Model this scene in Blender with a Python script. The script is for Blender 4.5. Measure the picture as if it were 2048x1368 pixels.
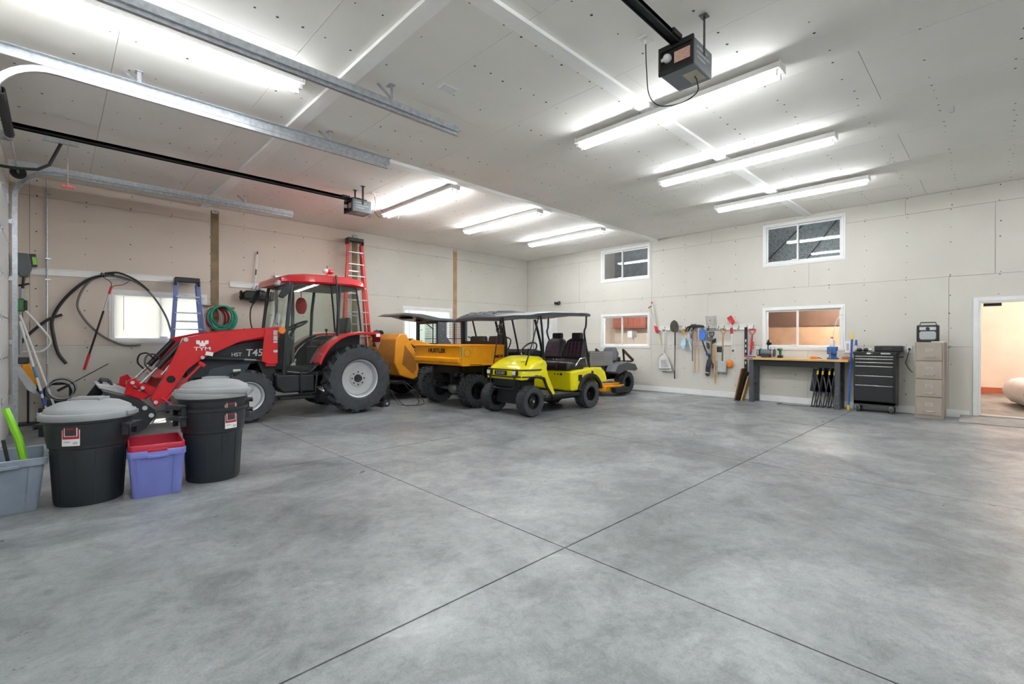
import bpy, bmesh, math, random
from mathutils import Vector, Matrix, Euler
random.seed(7)
R = math.radians
for o in list(bpy.data.objects):
    bpy.data.objects.remove(o)
SC = bpy.context.scene
COL = SC.collection
# ------------------------------------------------------------------ camera
CAM_H = 1.34
cd = bpy.data.cameras.new('camera'); cam = bpy.data.objects.new('camera', cd); COL.objects.link(cam)
cd.sensor_fit = 'HORIZONTAL'; cd.sensor_width = 36.0; cd.lens = 941.36 / 2048 * 36
cd.clip_start = 0.02; cd.clip_end = 200
_y, _p, _r = R(45.876), R(-0.21), R(0.107)
_F = Vector((math.cos(_p) * math.cos(_y), math.cos(_p) * math.sin(_y), math.sin(_p)))
_Rt = Vector((math.sin(_y), -math.cos(_y), 0)); _U = _Rt.cross(_F)
_R2 = _Rt * math.cos(_r) + _U * math.sin(_r); _U2 = -_Rt * math.sin(_r) + _U * math.cos(_r)
_M = Matrix((_R2, _U2, -_F)).transposed()
cam.matrix_world = Matrix.Translation((0, 0, CAM_H)) @ _M.to_4x4()
SC.camera = cam
# ------------------------------------------------------------------ world, exposure
TUBE_STRENGTH = 44.0
w = bpy.data.worlds.new('sky'); SC.world = w; w.use_nodes = True
bgn = w.node_tree.nodes['Background']
bgn.inputs[0].default_value = (1.0, 0.97, 0.93, 1); bgn.inputs[1].default_value = 2.0
vs = SC.view_settings
vs.view_transform = 'Standard'; vs.look = 'None'; vs.gamma = 1.0; vs.exposure = 0.95; vs.use_curve_mapping = False
sd = bpy.data.lights.new('sun', 'SUN'); sd.energy = 14.0; sd.angle = R(0.6); sd.color = (1, .9, .78)
so = bpy.data.objects.new('sun', sd); COL.objects.link(so)
so.rotation_euler = Vector((-0.2, -1.0, -1.28)).to_track_quat('-Z', 'Y').to_euler()
so.location = (2, 14, 8)
# ------------------------------------------------------------------ helpers
def lin(c):
    if isinstance(c, str):
        c = c.lstrip('#'); c = [int(c[i:i + 2], 16) / 255 for i in (0, 2, 4)]
        return tuple(x / 12.92 if x <= .04045 else ((x + .055) / 1.055) ** 2.4 for x in c)
    return tuple(c)

MATS = {}
def mat(name, col, rough=.5, metal=0., var=.12, scale=6., spec=.5, coat=0., emit=0., bump=0., bscale=60., col2=None, trans=0., rvar=.0):
    """procedural principled material with noise-driven colour, roughness and fine relief"""
    if name in MATS: return MATS[name]
    m = bpy.data.materials.new(name); m.use_nodes = True; nt = m.node_tree; n = nt.nodes; L = nt.links
    b = n['Principled BSDF']; c = lin(col)
    tc = n.new('ShaderNodeTexCoord'); nz = n.new('ShaderNodeTexNoise'); nz.inputs['Scale'].default_value = scale
    nz.inputs['Detail'].default_value = 5; L.new(tc.outputs['Object'], nz.inputs['Vector'])
    rp = n.new('ShaderNodeValToRGB'); L.new(nz.outputs['Fac'], rp.inputs['Fac'])
    lo = lin(col2) if col2 else tuple(x * (1 - var) for x in c)
    hi = c if col2 else tuple(min(1, x * (1 + var)) for x in c)
    rp.color_ramp.elements[0].color = (*lo, 1); rp.color_ramp.elements[1].color = (*hi, 1)
    rp.color_ramp.elements[0].position = .32; rp.color_ramp.elements[1].position = .68
    L.new(rp.outputs['Color'], b.inputs['Base Color'])
    b.inputs['Roughness'].default_value = rough; b.inputs['Metallic'].default_value = metal
    b.inputs['Specular IOR Level'].default_value = spec
    if rvar:
        mr = n.new('ShaderNodeMapRange'); L.new(nz.outputs['Fac'], mr.inputs['Value'])
        mr.inputs['To Min'].default_value = max(.02, rough - rvar); mr.inputs['To Max'].default_value = rough + rvar
        L.new(mr.outputs['Result'], b.inputs['Roughness'])
    if coat: b.inputs['Coat Weight'].default_value = coat; b.inputs['Coat Roughness'].default_value = .06
    if emit: b.inputs['Emission Color'].default_value = (*c, 1); b.inputs['Emission Strength'].default_value = emit
    if trans: b.inputs['Transmission Weight'].default_value = trans
    if bump:
        n2 = n.new('ShaderNodeTexNoise'); n2.inputs['Scale'].default_value = bscale; L.new(tc.outputs['Object'], n2.inputs['Vector'])
        bp = n.new('ShaderNodeBump'); bp.inputs['Strength'].default_value = bump; bp.inputs['Distance'].default_value = .01
        L.new(n2.outputs['Fac'], bp.inputs['Height']); L.new(bp.outputs['Normal'], b.inputs['Normal'])
    MATS[name] = m
    return m

def glass(name, tint=(1, 1, 1), refl=1.0, rough=.0):
    """thin pane: fresnel mix of a tinted see-through and a mirror gloss"""
    if name in MATS: return MATS[name]
    m = bpy.data.materials.new(name); m.use_nodes = True; nt = m.node_tree; n = nt.nodes; L = nt.links
    n.remove(n['Principled BSDF']); o = n['Material Output']
    t = n.new('ShaderNodeBsdfTransparent'); t.inputs[0].default_value = (*tint, 1)
    g = n.new('ShaderNodeBsdfGlossy'); g.inputs['Roughness'].default_value = rough; g.inputs[0].default_value = (1, 1, 1, 1)
    ge = n.new('ShaderNodeNewGeometry'); dt = n.new('ShaderNodeVectorMath'); dt.operation = 'DOT_PRODUCT'
    L.new(ge.outputs['Incoming'], dt.inputs[0]); L.new(ge.outputs['Normal'], dt.inputs[1])
    def mth(op, a, b=None):
        q = n.new('ShaderNodeMath'); q.operation = op; q.use_clamp = True
        if isinstance(a, (int, float)): q.inputs[0].default_value = a
        else: L.new(a, q.inputs[0])
        if b is not None: q.inputs[1].default_value = b if isinstance(b, (int, float)) else 0
        if b is not None and not isinstance(b, (int, float)): L.new(b, q.inputs[1])
        return q.outputs[0]
    sch = mth('ADD', mth('MULTIPLY', mth('POWER', mth('SUBTRACT', 1.0, mth('ABSOLUTE', dt.outputs['Value'])), 5.0), .95), .045)   # schlick reflectance of a pane
    mu = n.new('ShaderNodeMath'); mu.operation = 'MULTIPLY'; mu.inputs[1].default_value = refl; mu.use_clamp = True
    L.new(sch, mu.inputs[0]); mx = n.new('ShaderNodeMixShader')
    L.new(mu.outputs[0], mx.inputs[0]); L.new(t.outputs[0], mx.inputs[1]); L.new(g.outputs[0], mx.inputs[2])
    L.new(mx.outputs[0], o.inputs[0]); MATS[name] = m
    return m

def emitter(name, col, s):
    m = bpy.data.materials.new(name); m.use_nodes = True; nt = m.node_tree; n = nt.nodes
    n.remove(n['Principled BSDF']); e = n.new('ShaderNodeEmission'); e.inputs[0].default_value = (*lin(col), 1); e.inputs[1].default_value = s
    nt.links.new(e.outputs[0], n['Material Output'].inputs[0]); MATS[name] = m
    return m

def frame_of(d, up=Vector((0, 0, 1))):
    d = Vector(d).normalized()
    if abs(d.dot(up)) > .98: up = Vector((1, 0, 0))
    a = d.cross(up).normalized(); b = a.cross(d).normalized()
    return d, a, b

class MB:
    """collects shapes into one mesh"""
    def __init__(s): s.v = []; s.f = []
    def add(s, vs_, fs, M=None):
        k = len(s.v)
        s.v += [tuple(M @ Vector(p)) if M else tuple(p) for p in vs_]
        s.f += [tuple(i + k for i in f) for f in fs]; return s
    def box(s, x0, x1, y0, y1, z0, z1, M=None):
        v = [(x, y, z) for z in (z0, z1) for y in (y0, y1) for x in (x0, x1)]
        return s.add(v, [(0, 2, 3, 1), (4, 5, 7, 6), (0, 1, 5, 4), (2, 6, 7, 3), (0, 4, 6, 2), (1, 3, 7, 5)], M)
    def cbox(s, c, d, rot=(0, 0, 0)):
        M = Matrix.Translation(c) @ Euler([R(a) for a in rot]).to_matrix().to_4x4()
        return s.box(-d[0] / 2, d[0] / 2, -d[1] / 2, d[1] / 2, -d[2] / 2, d[2] / 2, M)
    def bar(s, p0, p1, w, h, up=(0, 0, 1)):
        p0 = Vector(p0); p1 = Vector(p1); d, a, b = frame_of(p1 - p0, Vector(up))
        v = [p + a * (w / 2 * i) + b * (h / 2 * j) for p in (p0, p1) for i, j in ((-1, -1), (1, -1), (1, 1), (-1, 1))]
        return s.add(v, [(3, 2, 1, 0), (4, 5, 6, 7), (0, 1, 5, 4), (1, 2, 6, 5), (2, 3, 7, 6), (3, 0, 4, 7)])
    def cyl(s, p0, p1, r0, r1=None, n=16, caps=True):
        if r1 is None: r1 = r0
        p0 = Vector(p0); p1 = Vector(p1); d, a, b = frame_of(p1 - p0)
        v = []
        for p, r in ((p0, r0), (p1, r1)):
            for i in range(n):
                t = 2 * math.pi * i / n; v.append(p + a * (r * math.cos(t)) + b * (r * math.sin(t)))
        f = [(i, (i + 1) % n, n + (i + 1) % n, n + i) for i in range(n)]
        if caps: f += [tuple(range(n))[::-1], tuple(range(n, 2 * n))]
        return s.add(v, f)
    def tube(s, pts, r, n=8, closed=False):
        pts = [Vector(p) for p in pts]; m = len(pts); rr = r if isinstance(r, (list, tuple)) else [r] * m
        rings = []; a = None
        for i, p in enumerate(pts):
            if closed: d = pts[(i + 1) % m] - pts[i - 1]
            else: d = pts[min(i + 1, m - 1)] - pts[max(i - 1, 0)]
            if d.length < 1e-9: d = Vector((0, 0, 1))
            d.normalize()
            if a is None: _, a, b = frame_of(d)
            else:
                a = (a - d * a.dot(d))
                if a.length < 1e-6: _, a, b = frame_of(d)
                a.normalize(); b = d.cross(a)
            b = d.cross(a)
            rings.append([p + a * (rr[i] * math.cos(2 * math.pi * k / n)) + b * (rr[i] * math.sin(2 * math.pi * k / n)) for k in range(n)])
        v = [q for g in rings for q in g]; f = []
        for i in range(m if closed else m - 1):
            j = (i + 1) % m
            f += [(i * n + k, i * n + (k + 1) % n, j * n + (k + 1) % n, j * n + k) for k in range(n)]
        if not closed: f += [tuple(range(n))[::-1], tuple(range((m - 1) * n, m * n))]
        return s.add(v, f)
    def lathe(s, prof, n=24, M=None, closed=False, caps=True):
        """profile of (r, h) turned round local z"""
        m = len(prof)
        v = [(r * math.cos(2 * math.pi * k / n), r * math.sin(2 * math.pi * k / n), h) for r, h in prof for k in range(n)]
        f = []
        for i in range(m if closed else m - 1):
            j = (i + 1) % m
            f += [(i * n + k, i * n + (k + 1) % n, j * n + (k + 1) % n, j * n + k) for k in range(n)]
        if not closed and caps:
            if prof[0][0] > 1e-6: f.append(tuple(range(n))[::-1])
            if prof[-1][0] > 1e-6: f.append(tuple(range((m - 1) * n, m * n)))
        return s.add(v, f, M)
    def prism(s, poly, plane, a, b, M=None):
        """2D outline in plane xy / xz / yz pushed from a to b along the third axis"""
        def p3(u, v, t):
            return {'xy': (u, v, t), 'xz': (u, t, v), 'yz': (t, u, v)}[plane]
        n = len(poly); v = [p3(u, q, a) for u, q in poly] + [p3(u, q, b) for u, q in poly]
        f = [(i, (i + 1) % n, n + (i + 1) % n, n + i) for i in range(n)] + [tuple(range(n))[::-1], tuple(range(n, 2 * n))]
        return s.add(v, f, M)
    def loft(s, rings, caps=True, closed=True):
        n = len(rings[0]); v = [q for g in rings for q in g]; f = []
        for i in range(len(rings) - 1):
            for k in range(n if closed else n - 1):
                f.append((i * n + k, i * n + (k + 1) % n, (i + 1) * n + (k + 1) % n, (i + 1) * n + k))
        if caps and closed: f += [tuple(range(n))[::-1], tuple(range((len(rings) - 1) * n, len(rings) * n))]
        return s.add(v, f)
    def ball(s, c, r, n=12, m=8):
        rx, ry, rz = r if isinstance(r, (list, tuple)) else (r, r, r)
        rings = []
        for i in range(1, m):
            t = math.pi * i / m
            rings.append([(c[0] + rx * math.sin(t) * math.cos(2 * math.pi * k / n), c[1] + ry * math.sin(t) * math.sin(2 * math.pi * k / n), c[2] - rz * math.cos(t)) for k in range(n)])
        return s.loft(rings)
    def torus(s, c, axis, Rm, r, n=24, k=8):
        d, a, b = frame_of(axis); c = Vector(c)
        return s.tube([c + a * (Rm * math.cos(2 * math.pi * i / n)) + b * (Rm * math.sin(2 * math.pi * i / n)) for i in range(n)], r, k, True)
    def mesh(s, name, smooth=35):
        me = bpy.data.meshes.new(name); me.from_pydata(s.v, [], s.f); me.update()
        bm = bmesh.new(); bm.from_mesh(me); bmesh.ops.recalc_face_normals(bm, faces=bm.faces); bm.to_mesh(me); bm.free()
        if smooth:
            for p in me.polygons: p.use_smooth = True
            me.set_sharp_from_angle(angle=R(smooth))
        return me

def obj(name, mb, m, parent=None, bevel=0, seg=2, smooth=35, loc=None, rot=None):
    me = mb.mesh(name, smooth) if isinstance(mb, MB) else mb
    if m is not None and not me.materials: me.materials.append(m)
    o = bpy.data.objects.new(name, me); COL.objects.link(o)
    if parent: o.parent = parent
    if loc: o.location = loc
    if rot: o.rotation_euler = [R(a) for a in rot]
    if bevel:
        bv = o.modifiers.new('bevel', 'BEVEL'); bv.width = bevel; bv.segments = seg; bv.limit_method = 'ANGLE'; bv.angle_limit = R(35)
    return o

def tag(o, label, cat, group=None):
    o['label'] = label; o['category'] = cat
    if group: o['group'] = group
    return o
def struct(name, mb, m, parent=None, **k):
    o = obj(name, mb, m, parent, **k)
    if not parent: o['kind'] = 'structure'
    return o
def thing(name, label, cat, loc=(0, 0, 0), rz=0, group=None, rot=None):
    o = bpy.data.objects.new(name, None); COL.objects.link(o); o.location = loc
    o.rotation_euler = [R(a) for a in rot] if rot else (0, 0, R(rz)); o.empty_display_size = .1
    return tag(o, label, cat, group)
def dup(o, parent=None, loc=None, rz=None, label=None, group=None):
    c = o.copy(); COL.objects.link(c)
    if parent is not None: c.parent = parent
    if loc is not None: c.location = loc
    if rz is not None: c.rotation_euler = (0, 0, R(rz))
    if label: c['label'] = label
    if group: c['group'] = group
    for ch in list(o.children):
        d = dup(ch, c)
    return c
def text(name, s, size, m, parent, loc, rot, extr=.002, sx=1., align='CENTER', shear=0, bold=.0):
    cu = bpy.data.curves.new(name, 'FONT'); cu.body = s; cu.size = size; cu.extrude = extr; cu.align_x = align; cu.align_y = 'CENTER'
    cu.shear = shear; cu.offset = bold; cu.resolution_u = 3
    t = bpy.data.objects.new('tmp', cu); COL.objects.link(t)
    dg = bpy.context.evaluated_depsgraph_get(); me = bpy.data.meshes.new_from_object(t.evaluated_get(dg))
    bpy.data.objects.remove(t); me.name = name; me.materials.clear(); me.materials.append(m)
    o = bpy.data.objects.new(name, me); COL.objects.link(o); o.parent = parent; o.location = loc
    o.rotation_euler = [R(a) for a in rot]; o.scale = (sx, 1, 1)
    return o
def arc(c, r, a0, a1, n, plane='xz', k=0):
    out = []
    for i in range(n + 1):
        t = R(a0 + (a1 - a0) * i / n); u, v = c[0] + r * math.cos(t), c[1] + r * math.sin(t)
        out.append((u, v) if plane == '2d' else {'xz': (u, k, v), 'xy': (u, v, k), 'yz': (k, u, v)}[plane])
    return out
def spline(pts, n=6):
    """catmull-rom through points"""
    P = [Vector(p) for p in pts]; P = [P[0] * 2 - P[1]] + P + [P[-1] * 2 - P[-2]]; out = []
    for i in range(1, len(P) - 2):
        for k in range(n):
            t = k / n; a, b, c, d = P[i - 1], P[i], P[i + 1], P[i + 2]
            out.append(.5 * ((2 * b) + (c - a) * t + (2 * a - 5 * b + 4 * c - d) * t * t + (3 * b - a - 3 * c + d) * t ** 3))
    return out + [P[-2]]

# ------------------------------------------------------------------ shared materials
M_BLACK = mat('black_plastic', '#17191b', .42, var=.1)
M_DKGREY = mat('dark_grey_steel', '#3a3d42', .45, .2)
M_RUB = mat('tyre_rubber', '#3a3e42', .78, var=.18, scale=14, bump=.15)
M_STEEL = mat('galvanised_steel', '#b9bec4', .38, .75, var=.16, scale=22, rvar=.1)
M_CHROME = mat('bright_chrome', '#d9dbde', .14, 1.0, var=.03)
M_WHITE = mat('white_enamel', '#e6e6e4', .4, var=.03)
M_TRIM = mat('white_trim_paint', '#e3e4e4', .45, var=.03)
M_RED = mat('red_paint', '#c3121f', .28, var=.06, coat=.5)
M_REDP = mat('red_plastic', '#c8252c', .45, var=.08)
M_GREYP = mat('pale_grey_plastic', '#a7abae', .5, var=.05)
M_BLUEP = mat('blue_plastic', '#2f57a6', .45, var=.08)
M_YEL = mat('yellow_plastic', '#e8c01c', .4, var=.06)
M_WOOD = mat('pale_wood', '#c59a67', .55, var=.2, scale=9)
M_BROWN = mat('brown_wood', '#7d5634', .6, var=.25, scale=9)
M_GLASS = glass('clear_glass', (.93, .95, .95), 1.0)
M_GREEN = mat('green_plastic', '#3f7d4b', .45, var=.1)
M_LIME = mat('lime_plastic', '#7cc421', .4, var=.08)
M_ORANGE = mat('orange_plastic', '#e07a1a', .42, var=.08)
M_SILVER = mat('silver_paint', '#c4c7cb', .35, .35, var=.05)
# ================================================================== THE ROOM
XB, YA, XC, YD, HC = 11.36, 10.98, -0.53, -4.6, 4.0

# ---- concrete floor: slabs parted by saw cuts
def concrete():
    m = bpy.data.materials.new('polished_concrete'); m.use_nodes = True; nt = m.node_tree; n = nt.nodes; L = nt.links
    b = n['Principled BSDF']; g = n.new('ShaderNodeNewGeometry')
    def noise(sc, det=6, rough=.6, dist=0., vec=None):
        z = n.new('ShaderNodeTexNoise'); z.inputs['Scale'].default_value = sc; z.inputs['Detail'].default_value = det
        z.inputs['Roughness'].default_value = rough; z.inputs['Distortion'].default_value = dist
        L.new(vec or g.outputs['Position'], z.inputs['Vector']); return z.outputs['Fac']
    def ramp(f, stops):
        r = n.new('ShaderNodeValToRGB'); L.new(f, r.inputs['Fac']); e = r.color_ramp.elements
        for i, (p, c) in enumerate(stops):
            if i > 1: e.new(p)
            e[i].position = p; e[i].color = (*c, 1) if len(c) == 3 else c
        return r.outputs['Color']
    def mix(a, b_, f, mode='MIX'):
        x = n.new('ShaderNodeMix'); x.data_type = 'RGBA'; x.blend_type = mode
        if isinstance(f, float): x.inputs['Factor'].default_value = f
        else: L.new(f, x.inputs['Factor'])
        L.new(a, x.inputs['A']); L.new(b_, x.inputs['B']); return x.outputs['Result']
    base = ramp(noise(.55, 9, .68, .9), [(.36, (.150, .163, .172)), (.5, (.215, .230, .240)), (.64, (.285, .300, .308))])
    cloud = ramp(noise(2.6, 10, .75, .8), [(.36, (.66, .665, .67)), (.52, (1, 1, 1)), (.68, (1.22, 1.22, 1.21))])
    c = mix(base, cloud, .85, 'MULTIPLY')
    fine = ramp(noise(14, 9, .8, .3), [(.34, (.66, .66, .66)), (.5, (1, 1, 1)), (.68, (1.2, 1.2, 1.2))])
    c = mix(c, fine, .7, 'MULTIPLY')
    speck = ramp(noise(90, 3, .7), [(.32, (.74, .74, .74)), (.55, (1.05, 1.05, 1.05))])
    c = mix(c, speck, .6, 'MULTIPLY')
    stain = ramp(noise(.9, 8, .72, .7), [(.50, (1, 1, 1)), (.80, (.62, .625, .615))])
    c = mix(c, stain, .8, 'MULTIPLY')
    pale = ramp(noise(1.3, 12, .85, .6), [(.57, (0, 0, 0)), (.72, (.13, .13, .13))])
    c = mix(c, pale, .9, 'ADD')
    L.new(c, b.inputs['Base Color'])
    rr = n.new('ShaderNodeMapRange'); L.new(noise(1.9, 7, .7, .5), rr.inputs['Value'])
    rr.inputs['From Min'].default_value = .3; rr.inputs['From Max'].default_value = .7
    rr.inputs['To Min'].default_value = .26; rr.inputs['To Max'].default_value = .52
    L.new(rr.outputs['Result'], b.inputs['Roughness'])
    bp = n.new('ShaderNodeBump'); bp.inputs['Strength'].default_value = .06; bp.inputs['Distance'].default_value = .01
    L.new(noise(24, 4), bp.inputs['Height']); L.new(bp.outputs['Normal'], b.inputs['Normal'])
    b.inputs['Specular IOR Level'].default_value = .42
    return m
M_CONC = concrete()
fl = struct('floor', MB().box(XC - .3, XB + 5.4, YD - .3, YA + .3, -.3, -.03), mat('joint_dark_grey', '#141414', .95))  # near black base showing through the saw cuts
gx = [XC - .12, 2.36, 5.5, 8.62, XB + .06]; gy = [YD - .12, -1.37, 1.94, 5.25, 8.56, YA + .12]
for i in range(len(gx) - 1):
    for j in range(len(gy) - 1):
        obj('concrete_slab', MB().box(gx[i] + .005, gx[i + 1] - .005, gy[j] + .005, gy[j + 1] - .005, -.06, 0), M_CONC, fl)

# ---- walls of plasterboard sheets with recessed joints
M_WALL = mat('bare_drywall', '#cac7bf', .88, var=.035, scale=1.3, bump=.04, bscale=40)
M_WALLW = mat('tan_drywall', '#d3c6ba', .88, var=.035, scale=1.3, bump=.04, bscale=40)  # warmer tan for the upper sheets of the left wall
M_CEIL = mat('ceiling_drywall', '#f3f1ec', .9, var=.03, scale=1.1)
M_JOINT = mat('joint_grey', '#8d8b84', .95, var=.05)
M_SCREW = mat('screw_dot', '#3c3a36', .8)

def subtract(rects, hole):
    hu0, hu1, hv0, hv1 = hole; out = []
    for u0, u1, v0, v1 in rects:
        if hu0 >= u1 or hu1 <= u0 or hv0 >= v1 or hv1 <= v0: out.append((u0, u1, v0, v1)); continue
        if hv0 > v0: out.append((u0, u1, v0, hv0))
        if hv1 < v1: out.append((u0, u1, hv1, v1))
        a, b = max(v0, hv0), min(v1, hv1)
        if hu0 > u0: out.append((u0, hu0, a, b))
        if hu1 < u1: out.append((hu1, u1, a, b))
    return out
def wall(name, axis, pos, inward, u0, u1, holes, seams, rows, screws=True):
    """axis 'x': wall at x=pos running along y; axis 'y': wall at y=pos running along x"""
    def bx(mb, r, a, b):
        a, b = min(a, b), max(a, b)
        if axis == 'x': mb.box(a, b, r[0], r[1], r[2], r[3])
        else: mb.box(r[0], r[1], a, b, r[2], r[3])
    rects = [(u0 - .12, u1 + .12, 0, HC + .05)]
    for h in holes: rects = subtract(rects, h)
    back = MB()
    for r in rects: bx(back, r, pos - inward * .012, pos - inward * .12)
    w_ = struct(name, back, M_JOINT)
    for k in range(len(rows) - 1):
        ss = sorted(set([u0] + [s for s in seams[k] if u0 < s < u1] + [u1]))
        for i in range(len(ss) - 1):
            g = .0025
            rr = [(ss[i] + g, ss[i + 1] - g, rows[k] + g, rows[k + 1] - g)]
            for h in holes: rr = subtract(rr, h)
            if not rr: continue
            mb = MB()
            for r in rr: bx(mb, r, pos - inward * .013, pos)
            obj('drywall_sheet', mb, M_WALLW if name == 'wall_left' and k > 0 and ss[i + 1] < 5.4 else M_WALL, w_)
    if screws:
        mb = MB(); rnd = random.Random(3)
        u = u0 + .3
        while u < u1:
            for k in range(len(rows) - 1):
                nz = max(2, int((rows[k + 1] - rows[k]) / .3) + 1)
                for q in range(nz):
                    if rnd.random() < .12: continue
                    v = rows[k] + .03 + (rows[k + 1] - rows[k] - .06) * q / (nz - 1) + rnd.uniform(-.03, .03)
                    uu = u + rnd.uniform(-.02, .02)
                    if any(h[0] - .05 < uu < h[1] + .05 and h[2] - .05 < v < h[3] + .05 for h in holes): continue
                    s_ = .0095 * rnd.uniform(.7, 1.25)
                    ring = [(s_ * math.cos(t * math.pi / 3), s_ * math.sin(t * math.pi / 3)) for t in range(6)]
                    e = pos + inward * .0012
                    if axis == 'x': mb.add([(e, uu + a, v + b) for a, b in ring], [tuple(range(6))])
                    else: mb.add([(uu + a, e, v + b) for a, b in ring], [tuple(range(6))])
            u += .61
        sc = obj('screw_heads', mb, M_SCREW, w_); sc['kind'] = 'stuff'
    return w_
ROWS = [0, 1.24, 2.48, 3.69, HC]
WA1 = (.71, 2.14, 1.31, 2.21); WA2 = (6.62, 8.2, 1.15, 2.22)
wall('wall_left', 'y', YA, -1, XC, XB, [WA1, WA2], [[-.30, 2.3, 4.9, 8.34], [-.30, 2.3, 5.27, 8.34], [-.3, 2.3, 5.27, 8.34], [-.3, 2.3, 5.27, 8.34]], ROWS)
WB = {1: (6.46, 7.98, 3.02, 3.90), 2: (6.46, 7.98, 1.16, 2.06), 3: (2.15, 3.63, 3.00, 3.88), 4: (2.15, 3.63, 1.17, 2.05)}
DOORB = (-.72, .22, .0, 2.02); DOOR9 = (9.75, 10.72, 0, 2.03)
wall('wall_right', 'x', XB, -1, YD, YA, list(WB.values()) + [DOORB, DOOR9], [[.6, 2.77, 6.39, 9.3], [.6, 4.9, 6.39, 8.6], [.03, 2.76, 6.39, 8.8], [1.2, 4.8, 6.39, 9.4]], ROWS)
wall('wall_front', 'x', XC, 1, YD, YA, [(6.1, 9.6, 0, 3.2)], [[], [], [], []], ROWS, False)
wall('wall_back', 'y', YD, 1, XC, XB, [], [[3.1, 6.7], [1.9, 5.5, 9.1], [3.1, 6.7], [1.9, 5.5]], ROWS, False)

# ---- ceiling of long sheets, painted flat boards over the truss lines
ce = struct('ceiling', MB().box(XC - .1, XB + .1, YD - .1, YA + .1, HC + .012, HC + .1), M_JOINT)
cx = [XC, .40, 1.62, 2.83, 4.06, 5.30, 6.53, 7.78, 9.02, 10.24, XB]
cyr = [[YD, -1.0, 2.6, 6.25, 9.9, YA], [YD, .9, 4.5, 8.1, YA]]
for i in range(len(cx) - 1):
    ys = cyr[i % 2]
    for j in range(len(ys) - 1):
        obj('ceiling_panel', MB().box(cx[i] + .002, cx[i + 1] - .002, ys[j] + .002, ys[j + 1] - .002, HC, HC + .013), M_CEIL, ce)
mb = MB(); rnd = random.Random(5); y = YD + .2
while y < YA:
    x = XC + .05
    while x < XB:
        if rnd.random() > .3:
            s_ = .0115 * rnd.uniform(.6, 1.2); px, py = x + rnd.uniform(-.03, .03), y + rnd.uniform(-.025, .025)
            mb.add([(px + s_ * math.cos(t * math.pi / 3), py + s_ * math.sin(t * math.pi / 3), HC - .0012) for t in range(6)], [tuple(range(6))])
        x += .2
    y += .61
sc = obj('screw_heads', mb, M_SCREW, ce); sc['kind'] = 'stuff'
M_BATT = mat('white_ceiling_board', '#fbfbf9', .5, var=.02)
struct('trim_1', MB().box(2.05, 2.20, 2.87, YA - .002, HC - .038, HC - .001), M_BATT, bevel=.002)
struct('trim_2', MB().box(XC + .01, XB - .002, 2.72, 2.865, HC - .038, HC - .001), M_BATT, bevel=.002)
struct('trim_3', MB().box(XC + .01, XB - .002, 6.22, 6.35, HC - .05, HC - .001), M_BATT, bevel=.002)
struct('trim_4', MB().box(XC + .01, XB - .002, -.8, -.66, HC - .038, HC - .001), M_BATT, bevel=.002)

# ---- posts that stand in the wall, baseboard
M_POST = mat('rough_sawn_post', '#86765c', .85, var=.2, scale=5, bump=.2)
M_POST2 = mat('pale_post', '#a98a6d', .85, var=.15, scale=5, bump=.2)
for k, (a, b, z0, z1, m_) in enumerate([(2.235, 2.375, .0, 3.93, M_POST), (5.20, 5.34, 0, 3.9, M_POST), (8.27, 8.405, 0, 3.95, M_POST2)]):
    struct('trim_%d' % (5 + k), MB().box(a, b, YA - .006, YA + .02, z0, z1), m_)
    t = tag(obj('post_strap', MB().box(a + .02, a + .045, YA - .016, YA - .006, z1 - .02, z1 + .03).box(b - .045, b - .02, YA - .016, YA - .006, z1 - .02, z1 + .03).box(a + .02, b - .02, YA - .016, YA - .009, z1 - .05, z1 - .02), M_STEEL),
            ['galvanised strap over the top of the post beside the window blind', 'galvanised strap above the tall red ladder', 'galvanised strap on the top of the pale post behind the dump box'][k], 'strap')
bb = struct('baseboard_right', MB().box(XB - .018, XB - .001, .33, 9.64, .004, .005), M_TRIM)
for y0, y1 in ((.33, 2.6), (2.604, 5.0), (5.004, 7.4), (7.404, 9.64)):
    obj('baseboard_board', MB().box(XB - .018, XB - .001, y0, y1, .004, .135), M_TRIM, bb, bevel=.003)

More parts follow.
